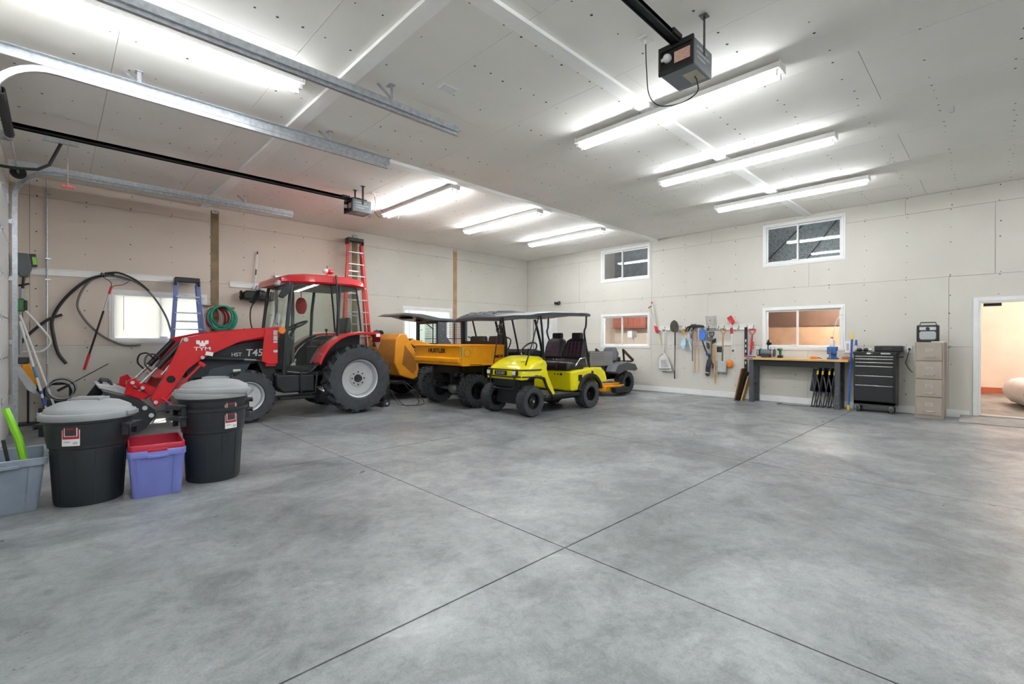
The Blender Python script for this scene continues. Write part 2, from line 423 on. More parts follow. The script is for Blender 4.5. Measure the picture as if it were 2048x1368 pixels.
# ---- windows
M_DARKV = mat('window_gasket', '#6d7073', .6)
def slider_window(n, axis, pos, inward, r, mullion=.42):
    """r = u0,u1,v0,v1 opening; white vinyl slider with two panes"""
    u0, u1, v0, v1 = r
    def bx(mb, a0, a1, b0, b1, d0, d1):
        p, q = sorted((pos + inward * d0, pos + inward * d1))
        if axis == 'x': mb.box(p, q, a0, a1, b0, b1)
        else: mb.box(a0, a1, p, q, b0, b1)
    fr = MB(); t = .045
    for a in ((u0, u1, v1 - t, v1), (u0, u1, v0, v0 + t), (u0, u0 + t, v0 + t, v1 - t), (u1 - t, u1, v0 + t, v1 - t)): bx(fr, *a, -.10, .022)
    wn = struct('window_%d' % n, fr, M_TRIM, bevel=.004)
    um = u0 + (u1 - u0) * mullion
    for k, (a, b, d) in enumerate(((u0 + t, um + .02, -.05), (um - .02, u1 - t, -.02))):
        s = MB(); q = .034
        for e in ((a, b, v1 - t - q, v1 - t), (a, b, v0 + t, v0 + t + q), (a, a + q, v0 + t + q, v1 - t - q), (b - q, b, v0 + t + q, v1 - t - q)): bx(s, *e, d - .02, d + .012)
        sh = obj('sash', s, M_TRIM, wn, bevel=.003)
        p = MB(); bx(p, a + q - .004, b - q + .004, v0 + t + q - .004, v1 - t - q + .004, d - .008, d - .003)
        obj('pane', p, M_GLASS, sh)
    c = MB(); w2 = .028
    for e in ((u0 - w2, u1 + w2, v1, v1 + w2), (u0 - w2, u1 + w2, v0 - w2, v0), (u0 - w2, u0, v0, v1), (u1, u1 + w2, v0, v1)): bx(c, *e, 0.001, .014)
    obj('casing', c, M_TRIM, wn, bevel=.003)
    lk = MB(); bx(lk, um - .02, um + .10, v0 + t + .01, v0 + t + .045, .0, .012); obj('latch', lk, M_TRIM, wn)
    return wn
slider_window(1, 'y', YA, -1, WA1, .5)
slider_window(2, 'y', YA, -1, WA2, .5)
for k in (1, 2, 3, 4): slider_window(k + 2, 'x', XB, -1, WB[k], .56)
def blind(r, label, tilt):
    u0, u1, v0, v1 = r
    t = thing('window_blind', label, 'blind', ((u0 + u1) / 2, YA - .014, v0), group='window blinds')
    m_ = bpy.data.materials.new('blind_vinyl'); m_.use_nodes = True; nt = m_.node_tree; n = nt.nodes
    d = n['Principled BSDF']; d.inputs['Base Color'].default_value = (.86, .86, .84, 1); d.inputs['Roughness'].default_value = .5
    tl = n.new('ShaderNodeBsdfTranslucent'); tl.inputs[0].default_value = (.9, .9, .88, 1); mx = n.new('ShaderNodeMixShader'); mx.inputs[0].default_value = .5
    nt.links.new(d.outputs[0], mx.inputs[1]); nt.links.new(tl.outputs[0], mx.inputs[2]); nt.links.new(mx.outputs[0], n['Material Output'].inputs[0])
    W_ = (u1 - u0) / 2 - .052; hh = v1 - v0
    obj('head_rail', MB().box(-W_, W_, -.012, .018, hh - .075, hh - .046), M_TRIM, t)
    sl = MB(); z = .06
    while z < hh - .08:
        sl.cbox((0, 0, z), (2 * W_, .026, .0012), (tilt, 0, 0)); z += .021
    s = obj('slats', sl, m_, t); s['kind'] = 'stuff'
    obj('bottom_rail', MB().box(-W_, W_, -.01, .012, .047, .058), M_TRIM, t)
    obj('tilt_wand', MB().cyl((-W_ + .12, -.016, hh - .08), (-W_ + .12, -.016, hh * .22), .005, n=6), M_GREYP, t)
    return t
blind(WA1, 'white slatted blind in the window behind the red loader arm', 52)
blind(WA2, 'white slatted blind in the window behind the grey cab', 52)

# ---- rooms seen through the right wall
M_PLY = mat('tan_plywood', '#c79f80', .7, var=.12, scale=2.5)
M_OSB = mat('pale_wall_board', '#e6dace', .8, var=.06, scale=2)
M_LOFT = mat('loft_grey', '#8e9194', .9, var=.2)
xo = XB + .12; x1 = XB + 5.2
struct('wall_room_back', MB().box(x1, x1 + .1, YD, YA, -.03, 6.0), M_OSB)
struct('floor_loft', MB().box(xo, x1, YD, YA, 2.50, 2.62), M_PLY)
struct('floor_room', MB().box(xo, x1, YD, YA, -.03, .06), M_CONC)
struct('wall_room_partition', MB().box(xo, x1, 1.15, 1.25, .06, 2.5), M_OSB)
struct('wall_room_divider', MB().box(xo, x1, 4.9, 5.0, .06, 2.5).box(xo, x1, 4.9, 5.0, 2.62, 5.8), M_OSB)
struct('wall_room_end', MB().box(xo, x1, YD - .1, YD, -.03, 6).box(xo, x1, YA, YA + .1, -.03, 6), M_OSB)
struct('ceiling_loft', MB().box(XB - .2, x1 + .1, YD - .1, YA + .1, 5.8, 5.9).box(XB - .2, xo - .02, YD - .1, YA + .1, HC + .1, 5.8).box(xo, x1 - .01, YD, YA, 2.63, 2.64).box(x1 - .02, x1 - .005, YD, YA, 2.64, 5.8), M_LOFT)
struct('wall_room_tan', MB().box(XB + 2.3, XB + 2.4, 1.25, 4.9, .06, 2.5), M_PLY)
xt = XB + 2.3
struct('trim_8', MB().box(xt - .05, xt - .002, 1.25, 4.9, 1.72, 1.78).box(xt - .03, xt - .002, 1.25, 4.9, 1.78, 2.5), mat('dark_stained_board', '#6b4a38', .6, var=.25, scale=4))
# ================================================================== OVERHEAD
TUBES = {}
def light_fixture(label, loc, rz, length=2.4, k_=1.0):
    if k_ not in TUBES: TUBES[k_] = emitter('fluorescent_tube_%d' % len(TUBES), (.96, .985, 1.0), TUBE_STRENGTH * k_)
    M_TUBE = TUBES[k_]
    t = thing('ceiling_light', label, 'light', loc, rz, 'fluorescent strip lights on the ceiling')
    h = length / 2
    obj('housing', MB().prism([(-.06, 0), (.06, 0), (.064, -.05), (.092, -.07), (.03, -.076), (-.03, -.076), (-.092, -.07), (-.064, -.05)], 'yz', -h, h), M_WHITE, t, bevel=.003)
    for s in (-1, 1):
        obj('tube', MB().cyl((-h + .05, s * .052, -.104), (h - .05, s * .052, -.104), .018, n=10), M_TUBE, t)
    for e in (-1, 1):
        obj('end_cap', MB().box(e * h - .004, e * h + .004, -.092, .092, -.078, -.0005), M_WHITE, t, bevel=.002)
        for s in (-1, 1):
            obj('lamp_holder', MB().box(e * h - e * .045 - .008, e * h - e * .02 + .008, s * .052 - .016, s * .052 + .016, -.126, -.066), M_WHITE, t, bevel=.003)
    return t
LX = [4.92, 7.05, 9.25]
rowN = ['nearest the large opener', 'amid the right row', 'nearest the right windows']
for k in range(3): light_fixture('lit twin tube strip light %s, crossing a ceiling board' % rowN[k], (LX[k], 2.62, HC - .039), 90, 2.4, [.6, .66, .7][k])
rowM = ['beside the far small opener', 'in the middle of the far row', 'in the far ceiling corner']
for k in range(3): light_fixture('lit twin tube strip light %s' % rowM[k], (LX[k], 7.66, HC - .0005), 90, 2.4, [1.15, 1.05, 1.0][k])
light_fixture('lit twin tube strip light above the door track, top left', (.66, 4.97, HC - .0005), 0, 2.3, .8)
light_fixture('added twin tube strip light, unseen above the viewer by the garage doors', (.66, 1.35, HC - .0005), 0, 2.3, 1.1)  # added out of view to brighten the dark left side
light_fixture('added twin tube strip light, unseen behind the viewer along the garage doors', (.66, -2.1, HC - .0005), 0, 2.3)  # another unseen fixture, added for more light on the door side
rowL = ['first', 'second', 'third']
for k in range(3): light_fixture('twin tube strip light behind the viewer, %s from the garage doors' % rowL[k], (LX[k], -2.1, HC - .0005), 90, 2.4, .5)

def sweep_xz(mb, path, prof, y):
    """profile of (normal, y) points along a path in the xz plane"""
    rings = []
    for i, p in enumerate(path):
        a = Vector(path[max(i - 1, 0)]); b = Vector(path[min(i + 1, len(path) - 1)]); d = (b - a).normalized(); nrm = Vector((-d[1], d[0]))
        rings.append([(p[0] + nrm[0] * u, y + v, p[1] + nrm[1] * u) for u, v in prof])
    return mb.loft(rings)
def door_track(label, y, s, x_end=3.37, z=3.77):
    """s = +1 : channel opens towards +y"""
    t = thing('door_track', label, 'door track', (0, y, 0), 0, 'garage door tracks')
    xv = XC + .12; rad = .42
    path = [(xv, .12), (xv, z - rad)] + [(xv + rad - rad * math.cos(R(a)), z - rad + rad * math.sin(R(a))) for a in range(10, 91, 10)] + [(x_end - .02, z)]
    c = [(-.027, 0), (.027, 0), (.027, .036 * s), (.021, .036 * s), (.021, .004 * s), (-.021, .004 * s), (-.021, .036 * s), (-.027, .036 * s)]
    obj('channel', sweep_xz(MB(), path, c, 0), M_STEEL, t)
    obj('angle_iron', MB().box(XC + .06, x_end, -.004 - .002, -.001, z + .02, z + .105).box(XC + .06, x_end, -.055 if s > 0 else -.001, .001 if s > 0 else .055, z + .102, z + .106), M_STEEL, t)
    obj('jamb_angle', MB().box(XC + .005, XC + .06, -.003, .003, .05, z - .3).box(XC + .003, XC + .006, -.05 * 1, .05 * 0 + .003, .05, z - .3), M_STEEL, t)
    for zz in (.4, 1.3, 2.2, 3.0):
        obj('bracket', MB().box(XC + .006, xv - .01, -.03, -.012, zz - .03, zz + .03).cyl((xv - .03, -.04, zz), (xv - .03, -.008, zz), .008, n=6), M_STEEL, t)
    for xx in (.6, 2.52) if s > 0 else (2.52,):
        obj('hanger', MB().bar((xx, -.012, z + .10), (xx, -.012, HC - .002), .034, .003, up=(0, 1, 0)).bar((xx, -.02, z + .10), (xx - .12, .06, HC - .004), .03, .003, up=(0, 1, 0)).box(xx - .03, xx + .03, -.04, .05, HC - .006, HC - .001), M_STEEL, t)
    for bx_, bz_ in ((x_end - .06, z + .06), (x_end - .06, z), (.3, z + .06), (1.6, z + .06)):
        obj('bolt', MB().cyl((bx_, -.012, bz_), (bx_, .0, bz_), .008, n=6), M_STEEL, t)
    return t
door_track('galvanised garage door track beside the tall left wall', 9.68, -1)
door_track('galvanised garage door track between the strip light and the black opener rail', 5.95, 1)
door_track('galvanised garage door track running past the strip light at the top', 4.42, -1, 3.40, 3.75)

# ---- garage door in the wall at far left
dr = struct('door_1', MB().box(XC + .012, XC + .016, 6.02, 9.66, .02, 3.24), M_WHITE)
M_DOOR = mat('door_steel_white', '#d6d7d6', .45, var=.03)
for k in range(6):
    z0 = .02 + k * .537
    s = obj('door_section', MB().box(XC + .018, XC + .055, 6.02, 9.66, z0 + .004, z0 + .533), M_DOOR, dr, bevel=.006)
    hb = MB()
    for yy in (6.06, 7.25, 8.45, 9.62): hb.box(XC + .056, XC + .06, yy - .03, yy + .03, z0 + .47, z0 + .6 if k < 5 else z0 + .53).cyl((XC + .066, yy - .05, z0 + .53), (XC + .066, yy + .05, z0 + .53), .008, n=6)
    obj('hinge', hb, M_STEEL, s)
    obj('end_stile', MB().box(XC + .056, XC + .06, 9.58, 9.655, z0 + .01, z0 + .53), M_STEEL, s)
struct('trim_9', MB().box(XC + .003, XC + .035, 5.9, 9.75, 3.26, 3.38), M_SILVER)

# ---- torsion spring over the door
t = thing('torsion_spring', 'black torsion spring on its shaft at the top left', 'spring', (XC + .16, 7.2, 3.66))
obj('shaft', MB().cyl((0, -1.3, 0), (0, 2.45, 0), .013, n=8), M_STEEL, t)
cp = []
for i in range(60 * 8): cp.append((.034 * math.cos(i * math.pi / 4), -.75 + i / 480 * 1.35, .034 * math.sin(i * math.pi / 4)))
obj('coil', MB().tube(cp, .0085, 5), M_BLACK, t)
obj('centre_plate', MB().box(-.15, -.14, .62, .74, -.12, .12).box(-.14, .02, .66, .70, -.05, .05), M_STEEL, t)
obj('winding_cone', MB().cyl((0, .58, 0), (0, .68, 0), .05, .04, n=12), M_STEEL, t)
obj('cable_drum', MB().cyl((0, 2.3, 0), (0, 2.37, 0), .07, n=16).cyl((0, 2.29, 0), (0, 2.3, 0), .085, n=16), M_BLACK, t)

# ---- openers
M_OPG = mat('opener_grey', '#7d8288', .4, .3, var=.05)
def opener(label, y, zr, cord):
    t = thing('garage_door_opener', label, 'door opener', (3.62, y, 0), 0, 'garage door openers')
    obj('rail', MB().box(XC + .16 - 3.62, .02, -.035, .035, zr - .012, zr + .022).box(XC + .16 - 3.62, .02, -.035, -.028, zr - .03, zr + .022).box(XC + .16 - 3.62, .02, .028, .035, zr - .03, zr + .022), M_BLACK, t)
    b = obj('motor_body', MB().box(.02, .36, -.145, .145, zr - .235, zr - .02), M_OPG, t, bevel=.008)
    obj('top_plate', MB().box(.04, .30, -.10, .10, zr - .02, zr + .01).cyl((.17, 0, zr + .01), (.17, 0, zr + .03), .07, n=16), M_BLACK, t)
    f = obj('lamp_frame', MB().box(-.005, .019, -.15, .15, zr - .24, zr - .205).box(-.005, .019, -.15, .15, zr - .05, zr - .01).box(-.005, .019, -.15, -.13, zr - .205, zr - .05).box(-.005, .019, .13, .15, zr - .205, zr - .05), M_BLACK, t, bevel=.003)
    obj('lamp_recess', MB().box(.0195, .0215, -.13, .13, zr - .205, zr - .05), mat('recess_black', '#0a0b0c', .7), f)
    obj('bulb', MB().ball((-.004, .07, zr - .12), (.038, .036, .036)).cyl((-.004, .09, zr - .12), (-.004, .12, zr - .12), .015, n=8), mat('frosted_bulb', '#d5d6d8', .35), t)
    obj('warning_label', MB().box(.016, .0185, -.115, .02, zr - .17, zr - .08), mat('pink_label', '#d2aca0', .6, col2='#b98e82', scale=60), t)
    obj('bottom_label', MB().box(.12, .30, -.12, .0, zr - .2375, zr - .2352), mat('cream_label', '#bdb9a4', .6), t)
    for k, (w_, zz) in enumerate(((.2, .075), (.24, .12), (.16, .16))):
        obj('side_print', MB().box(.07, .07 + w_, -.1472, -.1451, zr - zz - .011, zr - zz + .011), mat('pale_print', '#c9ccd0', .6, col2='#8b9096', scale=90), t)
    for sy in (-1, 1):
        h = MB().bar((.2, sy * .148, zr - .10), (.2, sy * .148, HC - .003), .034, .003, up=(0, 1, 0)).box(.165, .235, sy * .148 - .03, sy * .148 + .03, HC - .006, HC - .001)
        obj('hanger', h, M_BLACK, t)
    obj('chain_sprocket_cover', MB().box(-.12, .02, -.05, .05, zr - .01, zr + .035), M_BLACK, t, bevel=.006)
    obj('cord', MB().tube(spline(cord, 8), .005, 6), M_BLACK, t)
    obj('ceiling_outlet', MB().box(cord[0][0] - .06, cord[0][0] + .06, cord[0][1] - .04, cord[0][1] + .04, HC - .012, HC - .001).cyl((cord[0][0], cord[0][1], HC - .05), (cord[0][0], cord[0][1], HC - .012), .016, n=8), M_WHITE, t)
    return t
z2 = 3.78
opener('large dark grey door opener hanging near the viewer with a looped cord', 1.83, z2, [(.12, .34, HC - .04), (.12, .33, 3.72), (.13, .31, 3.5), (.15, .22, 3.38), (.2, .05, 3.36), (.24, -.07, 3.42), (.22, -.08, 3.5), (.2, -.07, z2 - .24)])
opener('small looking far grey door opener at the end of the long black rail', 7.8, z2, [(.55, .1, HC - .04), (.56, .08, 3.8), (.5, .02, 3.68), (.56, -.05, 3.55), (.66, -.03, 3.62), (.6, .02, 3.72), (.45, 0, 3.6), (.4, 0, 3.52), (.37, .02, 3.6)])
# trolley arm of the far opener
t = thing('opener_arm', 'black curved arm and trolley joining the opener rail to the garage door', 'door arm', (.05, 7.8, 3.74))
obj('trolley', MB().box(-.16, .16, -.03, .03, -.06, -.012).cyl((0, -.045, -.05), (0, .045, -.05), .018, n=8), M_STEEL, t)
obj('arm', MB().tube([(0, 0, -.06), (-.05, 0, -.2), (-.1, 0, -.34), (-.2, 0, -.42), (-.38, 0, -.45), (-.5, 0, -.45)], .017, 8), M_BLACK, t)
obj('release_cord', MB().cyl((.06, .0, -.06), (.06, 0, -.55), .0035, n=5), mat('cord_tan', '#b7a08c', .8), t)
obj('release_handle', MB().box(-.0, .12, -.012, .012, -.575, -.55), M_REDP, t, bevel=.005)
# ---- hooks, detector plate, conduit
hook = tag(obj('ceiling_hook', MB().tube([(0, 0, .0)] + [(0, 0, -.03)] + [(0, .02 - .02 * math.cos(R(a)), -.05 - .02 * math.sin(R(a))) for a in range(0, 200, 25)], .004, 6), M_STEEL, loc=(5.26, 8.9, HC)), 'steel screw hook in the ceiling between the far lamps', 'hook', 'ceiling hooks')
for k, p in enumerate([(6.2, 5.95, HC), (9.5, 9.3, HC), (8.7, 1.1, HC - .0), (10.6, 5.2, HC), (7.3, .35, HC)]):
    dup(hook, loc=p, label=['steel screw hook in the ceiling near the thin ceiling board', 'steel screw hook in the ceiling by the corner lamp', 'steel screw hook in the ceiling above the high window with insulation', 'steel screw hook in the ceiling over the shovel rail', 'dark screw hook in the ceiling at the upper right'][k])
tag(obj('ceiling_plate', MB().box(-.09, .09, -.06, .06, -.012, -.001).box(-.05, .05, -.03, .03, -.016, -.012), M_TRIM, loc=(2.98, 4.05, HC), bevel=.003), 'flat rectangular vent plate on the ceiling by the track end', 'vent plate')
t = thing('conduit', 'galvanised electrical conduit running down the left wall', 'conduit', (-.10, YA - .02, 0))
obj('pipe', MB().tube([(0, 0, 3.98), (0, 0, 2.7), (.0, -.0, 2.62), (0, -.02, 2.56), (0, -.02, .35)], .011, 8), M_STEEL, t)
for z in (3.75, 2.68, 2.33, .95): obj('clamp', MB().box(-.016, .016, -.034, .015, z - .012, z + .012).box(.012, .05, .008, .018, z - .01, z + .01), M_STEEL, t)
# ---- plain lamps in the rooms behind the right wall
def bulb_lamp(label, loc, st, col=(1, .93, .84)):
    t = thing('shop_light', label, 'light', loc, 90)
    obj('housing', MB().box(-.6, .6, -.06, .06, -.05, -.001), M_WHITE, t)
    obj('tube', MB().cyl((-.57, 0, -.075), (.57, 0, -.075), .018, n=8), emitter('lamp_' + label[:9], col, st), t)
bulb_lamp('strip light in the tan room behind the workbench window', (XB + 1.2, 2.35, 2.5), 260)
bulb_lamp('bright strip light in the room beyond the tool rail window', (XB + .45, 8.0, 2.5), 800, (1, .96, .92))
bulb_lamp('warm strip light in the room beyond the open doorway', (XB + 2.6, -1.2, 2.5), 470, (1, .83, .70))
# ================================================================== VEHICLES
RX90 = Matrix.Rotation(R(90), 4, 'X')     # local z -> -y
def tyre_mesh(R_, w_, rim, style, n, lh=.025):
    mb = MB(); h = w_ / 2; d = R_ - rim; b = R_ - lh
    prof = [(rim, -h * .80), (rim + d * .12, -h * .94), (rim + d * .5, -h), (rim + d * .8, -h * .95), (b - .008, -h * .78), (b, -h * .45), (b + .004, 0),
            (b, h * .45), (b - .008, h * .78), (rim + d * .8, h * .95), (rim + d * .5, h), (rim + d * .12, h * .94), (rim, h * .80)]
    mb.lathe(prof, 40, RX90, closed=True)
    def P(r, t, y): return Vector((r * math.cos(t), y, r * math.sin(t)))
    if style == 'ag':
        for i in range(n):
            for s in (-1, 1):
                t = 2 * math.pi * (i + (.5 if s > 0 else 0)) / n; dt = .17
                c = [(t, -.02 * s, R_), (t + dt * .6, s * h * .55, R_ - .002), (t + dt, s * h * .98, R_ - .03)]
                for q in range(2):
                    a, e = c[q], c[q + 1]; wd = .030 / R_
                    v = []
                    for tt, yy, rr in (a, e):
                        for o_ in (-wd, wd):
                            v.append(P(rr, tt + o_, yy)); v.append(P(b - .02, tt + o_ * 1.5, yy))
                    mb.add(v, [(0, 2, 6, 4), (1, 5, 7, 3), (0, 4, 5, 1), (2, 3, 7, 6), (0, 1, 3, 2), (4, 6, 7, 5)])
                a = c[2]; wd = .030 / R_; v = []
                for tt, yy, rr in (a, (t + dt * 1.12, s * h * 1.0, R_ - .14 * R_)):
                    for o_ in (-wd, wd):
                        v.append(P(rr, tt + o_, yy)); v.append(P(rr, tt + o_, yy - s * .05))
                mb.add(v, [(0, 2, 6, 4), (1, 5, 7, 3), (0, 4, 5, 1), (2, 3, 7, 6), (0, 1, 3, 2), (4, 6, 7, 5)])
    elif style == 'knob':
        rows = 5
        for i in range(n):
            for j in range(rows):
                t = 2 * math.pi * (i + .5 * (j % 2)) / n; y = (-1 + 2 * j / (rows - 1)) * h * .84; wd = 2 * math.pi / n * .30; hy = h / rows * .78
                rr = R_ - (0.006 if j in (0, rows - 1) else 0)
                v = []
                for tt, yy in ((t - wd, y - hy), (t + wd, y - hy), (t + wd, y + hy), (t - wd, y + hy)): v += [P(rr, tt, yy), P(b - .012, tt, yy)]
                mb.add(v, [(0, 2, 4, 6), (0, 1, 3, 2), (2, 3, 5, 4), (4, 5, 7, 6), (6, 7, 1, 0)])
    else:   # turf: slanted ribs
        for i in range(n):
            for j in (-1, 1):
                t = 2 * math.pi * i / n; wd = 2 * math.pi / n * .30; v = []
                for tt, yy in ((t - wd, .004 * j), (t + wd, .004 * j), (t + wd + j * .06, j * h * .9), (t - wd + j * .06, j * h * .9)):
                    rr = R_ - (.008 if abs(yy) > .03 else 0); v += [P(rr, tt, yy), P(b - .012, tt, yy)]
                mb.add(v, [(0, 2, 4, 6), (0, 1, 3, 2), (2, 3, 5, 4), (4, 5, 7, 6), (6, 7, 1, 0)])
    return mb.mesh('tyre', 30)
def rim_mesh(rim, w_, dish, rings=True):
    """opens towards -y"""
    h = w_ / 2; mb = MB()
    mb.lathe([(rim + .004, h * .86), (rim - .012, h * .80), (rim - .02, h * .5), (rim * .93, h * .2), (rim * .86, dish + .01), (rim * .45, dish), (rim * .42, dish + .02), (.03, dish + .02), (.03, dish - .02), (rim * .40, dish - .02),
              (rim * .84, dish - .02), (rim * .88, -h * .3), (rim - .012, -h * .80), (rim + .004, -h * .86)], 32, RX90, caps=False)
    return mb.mesh('rim', 30)
WHEELS = {}
def wheel(kind, name, parent, loc, flip, R_, w_, rim, style, n, lh, dish, rm, hubm, nb=6):
    if kind not in WHEELS:
        a = tyre_mesh(R_, w_, rim, style, n, lh); a.materials.append(M_RUB)
        b = rim_mesh(rim, w_, dish); b.materials.append(rm)
        hb = MB().cyl((0, -dish - .02, 0), (0, -dish - .07, 0), rim * .22, rim * .17, n=16)
        for i in range(nb):
            t = 2 * math.pi * i / nb; hb.cyl((rim * .34 * math.cos(t), -dish - .02, rim * .34 * math.sin(t)), (rim * .34 * math.cos(t), -dish - .035, rim * .34 * math.sin(t)), rim * .04, n=6)
        hm = hb.mesh('hub'); hm.materials.append(hubm)
        WHEELS[kind] = (a, b, hm)
    a, b, hm = WHEELS[kind]
    o = obj(name, a, None, parent, loc=loc, rot=(0, 0, 180 if flip else 0)); obj('rim', b, None, o); obj('hub', hm, None, o)
    return o
M_TGLASS = glass('cab_glass', (.80, .88, .86), 1.0)
M_TBLK = mat('tractor_black', '#1d2126', .42, var=.1)
M_NAVY = mat('hood_slate', '#2a3038', .35, var=.06)

def build_tractor():
    t = thing('tractor', 'red tractor with glazed cab and front loader', 'tractor', (4.05, 9.0, 0))
    P = lambda n, mb, m, par=t, **k: obj(n, mb, m, par, **k)
    for s in (-1, 1):
        wheel('tr', 'rear_tyre', t, (-.03, s * .70, .632), s > 0, .63, .36, .345, 'ag', 17, .055, .04, M_SILVER, M_TBLK, 8)
        wheel('tf', 'front_tyre', t, (-1.83, s * .53, .428), s > 0, .425, .27, .235, 'ag', 15, .042, .03, M_SILVER, M_SILVER, 6)
    P('chassis', MB().box(-2.35, -1.1, -.17, .17, .5, .82).box(-1.2, .25, -.24, .24, .48, .86).box(-2.5, -2.2, -.22, .22, .58, .86), M_TBLK, bevel=.015)
    P('front_axle', MB().box(-1.9, -1.76, -.46, .46, .36, .5).cyl((-1.83, -.46, .428), (-1.83, -.36, .428), .11, n=12).cyl((-1.83, .36, .428), (-1.83, .46, .428), .11, n=12).bar((-1.83, -.3, .45), (-1.5, -.1, .55), .06, .06), M_TBLK, bevel=.01)
    P('rear_axle', MB().cyl((-.03, -.62, .632), (-.03, .62, .632), .12, n=14).cyl((-.03, -.56, .632), (-.03, -.5, .632), .2, n=16), M_TBLK)
    # hood: red cap over slate side panels
    def ring(x, hw, zt, zb, r=.09): return [(x, -hw, zb), (x, -hw, zt - r), (x, -hw + r * .35, zt - r * .35), (x, -hw + r, zt), (x, 0, zt + .025), (x, hw - r, zt), (x, hw - r * .35, zt - r * .35), (x, hw, zt - r), (x, hw, zb)]
    P('hood', MB().loft([ring(-2.62, .24, 1.12, 1.02, .05), ring(-2.56, .29, 1.2, .98), ring(-2.2, .335, 1.32, 1.22), ring(-1.8, .345, 1.41, 1.31), ring(-1.42, .35, 1.47, 1.37), ring(-1.26, .35, 1.49, 1.39)]), M_RED)
    P('side_panel', MB().prism([(-2.60, .74), (-2.64, 1.0), (-2.5, 1.05), (-2.2, 1.2), (-1.8, 1.30), (-1.26, 1.39), (-1.26, .98), (-1.75, .93), (-2.1, .86), (-2.3, .74)], 'xz', -.335, .335), M_NAVY, bevel=.012)
    for k in range(5):
        x = -1.93 + k * .075
        P('vent', MB().bar((x, -.338, 1.185 + k * .008), (x + .05, -.338, 1.255 + k * .009), .006, .018, up=(0, 1, 0)), M_TBLK)
    P('grille', MB().box(-2.665, -2.62, -.26, .26, .76, 1.05), M_TBLK, bevel=.02)
    P('lower_fairing', MB().prism([(-2.32, .86), (-2.05, .93), (-1.72, .95), (-1.8, .80), (-2.15, .72), (-2.36, .66)], 'xz', -.36, .36), mat('slate_grey_fairing', '#3b444f', .4), bevel=.01)
    P('data_plate', MB().box(-1.98, -1.87, -.364, -.361, .82, .86), M_WHITE)
    text('model_lettering', 'T45', .165, M_WHITE, t, (-1.66, -.338, 1.12), (90, 0, 0), shear=.1, bold=.002)
    text('model_lettering', 'HST', .085, M_WHITE, t, (-1.925, -.338, 1.095), (90, 0, 0), bold=.001)
    # loader
    arm = [(-1.36, 1.56), (-1.93, 1.505), (-2.34, 1.45), (-2.69, 1.365), (-2.735, 1.26), (-2.93, .78), (-3.08, .49), (-3.02, .37), (-2.92, .44), (-2.63, .90), (-2.44, 1.06), (-1.93, 1.315), (-1.6, 1.385), (-1.42, 1.41), (-1.37, 1.49)]
    for s in (-1, 1):
        P('loader_arm', MB().prism(arm, 'xz', s * .56 - .045, s * .56 + .045), M_RED, bevel=.008)
        P('loader_post', MB().prism([(-1.58, 1.52), (-1.38, 1.53), (-1.38, .95), (-1.5, .93), (-1.63, .99)], 'xz', s * .615 - .008, s * .615 + .008).box(-1.56, -1.4, s * .47, s * .60, .9, 1.05), M_RED, bevel=.005)
        P('post_foot', MB().prism([(-1.65, .98), (-1.4, .98), (-1.36, .66), (-1.52, .6)], 'xz', s * .44 - .06, s * .44 + .1), M_TBLK)
        P('lift_cylinder', MB().cyl((-2.42, s * .46, 1.06), (-1.85, s * .46, 1.02), .035, n=12), M_TBLK)
        P('lift_rod', MB().cyl((-1.85, s * .46, 1.02), (-1.55, s * .46, 1.0), .018, n=10), M_CHROME)
        P('bucket_cylinder', MB().cyl((-2.66, s * .44, 1.33), (-2.98, s * .44, .93), .042, n=14), M_TBLK)
        P('bucket_rod', MB().cyl((-2.98, s * .44, .93), (-3.2, s * .44, .68), .02, n=10), M_CHROME)
        P('bell_crank', MB().prism([(-3.36, .56), (-3.33, .76), (-3.24, .8), (-3.19, .72), (-2.96, .63), (-2.93, .5), (-3.1, .55), (-3.17, .66), (-3.26, .7), (-3.28, .57)], 'xz', s * .50 - .025, s * .50 + .025), M_RED, bevel=.005)
        P('parking_strut', MB().bar((-2.93, s * .60, .43), (-2.46, s * .60, .98), .03, .045, up=(0, 1, 0)).bar((-2.5, s * .58, 1.0), (-2.42, s * .58, .94), .05, .09, up=(0, 1, 0)).bar((-2.95, s * .6, .5), (-2.82, s * .6, .38), .02, .09, up=(0, 1, 0)), M_RED, bevel=.004)
        for (x, z, r) in ((-2.66, 1.34, .03), (-3.28, .74, .024), (-3.17, .66, .024), (-3.02, .44, .026), (-2.45, 1.07, .026), (-1.47, 1.50, .022)):
            P('pivot_pin', MB().cyl((x, s * .56 + s * .04, z), (x, s * .56 + s * .062, z), r, n=14), M_SILVER)
        P('arm_hole', MB().cyl((-2.84, s * .605, .76), (-2.84, s * .6065, .76), .055, n=20), mat('recess_black', '#0a0b0c', .7))
    P('torque_tube', MB().cyl((-2.84, -.52, .8), (-2.84, .52, .8), .055, n=14).box(-3.0, -2.9, -.5, .5, .78, .82), M_RED)
    for k in range(4): P('hydraulic_line', MB().tube(spline([(-2.62, -.50 + k * .045, 1.30), (-2.8, -.49 + k * .045, 1.02), (-2.93, -.49 + k * .045, .82)], 5), .010, 6), M_CHROME)
    for s in (-1, 1): P('hose', MB().tube(spline([(-2.9, s * .4, 1.0), (-3.0, s * .38, 1.12), (-3.1, s * .4, 1.1), (-3.12, s * .43, .98), (-3.05, s * .44, .88)], 6), .012, 6), M_BLACK)
    text('maker_lettering', 'TYM', .075, M_WHITE, t, (-2.45, -.6065, 1.20), (90, 0, 0), sx=1.5, bold=.001)
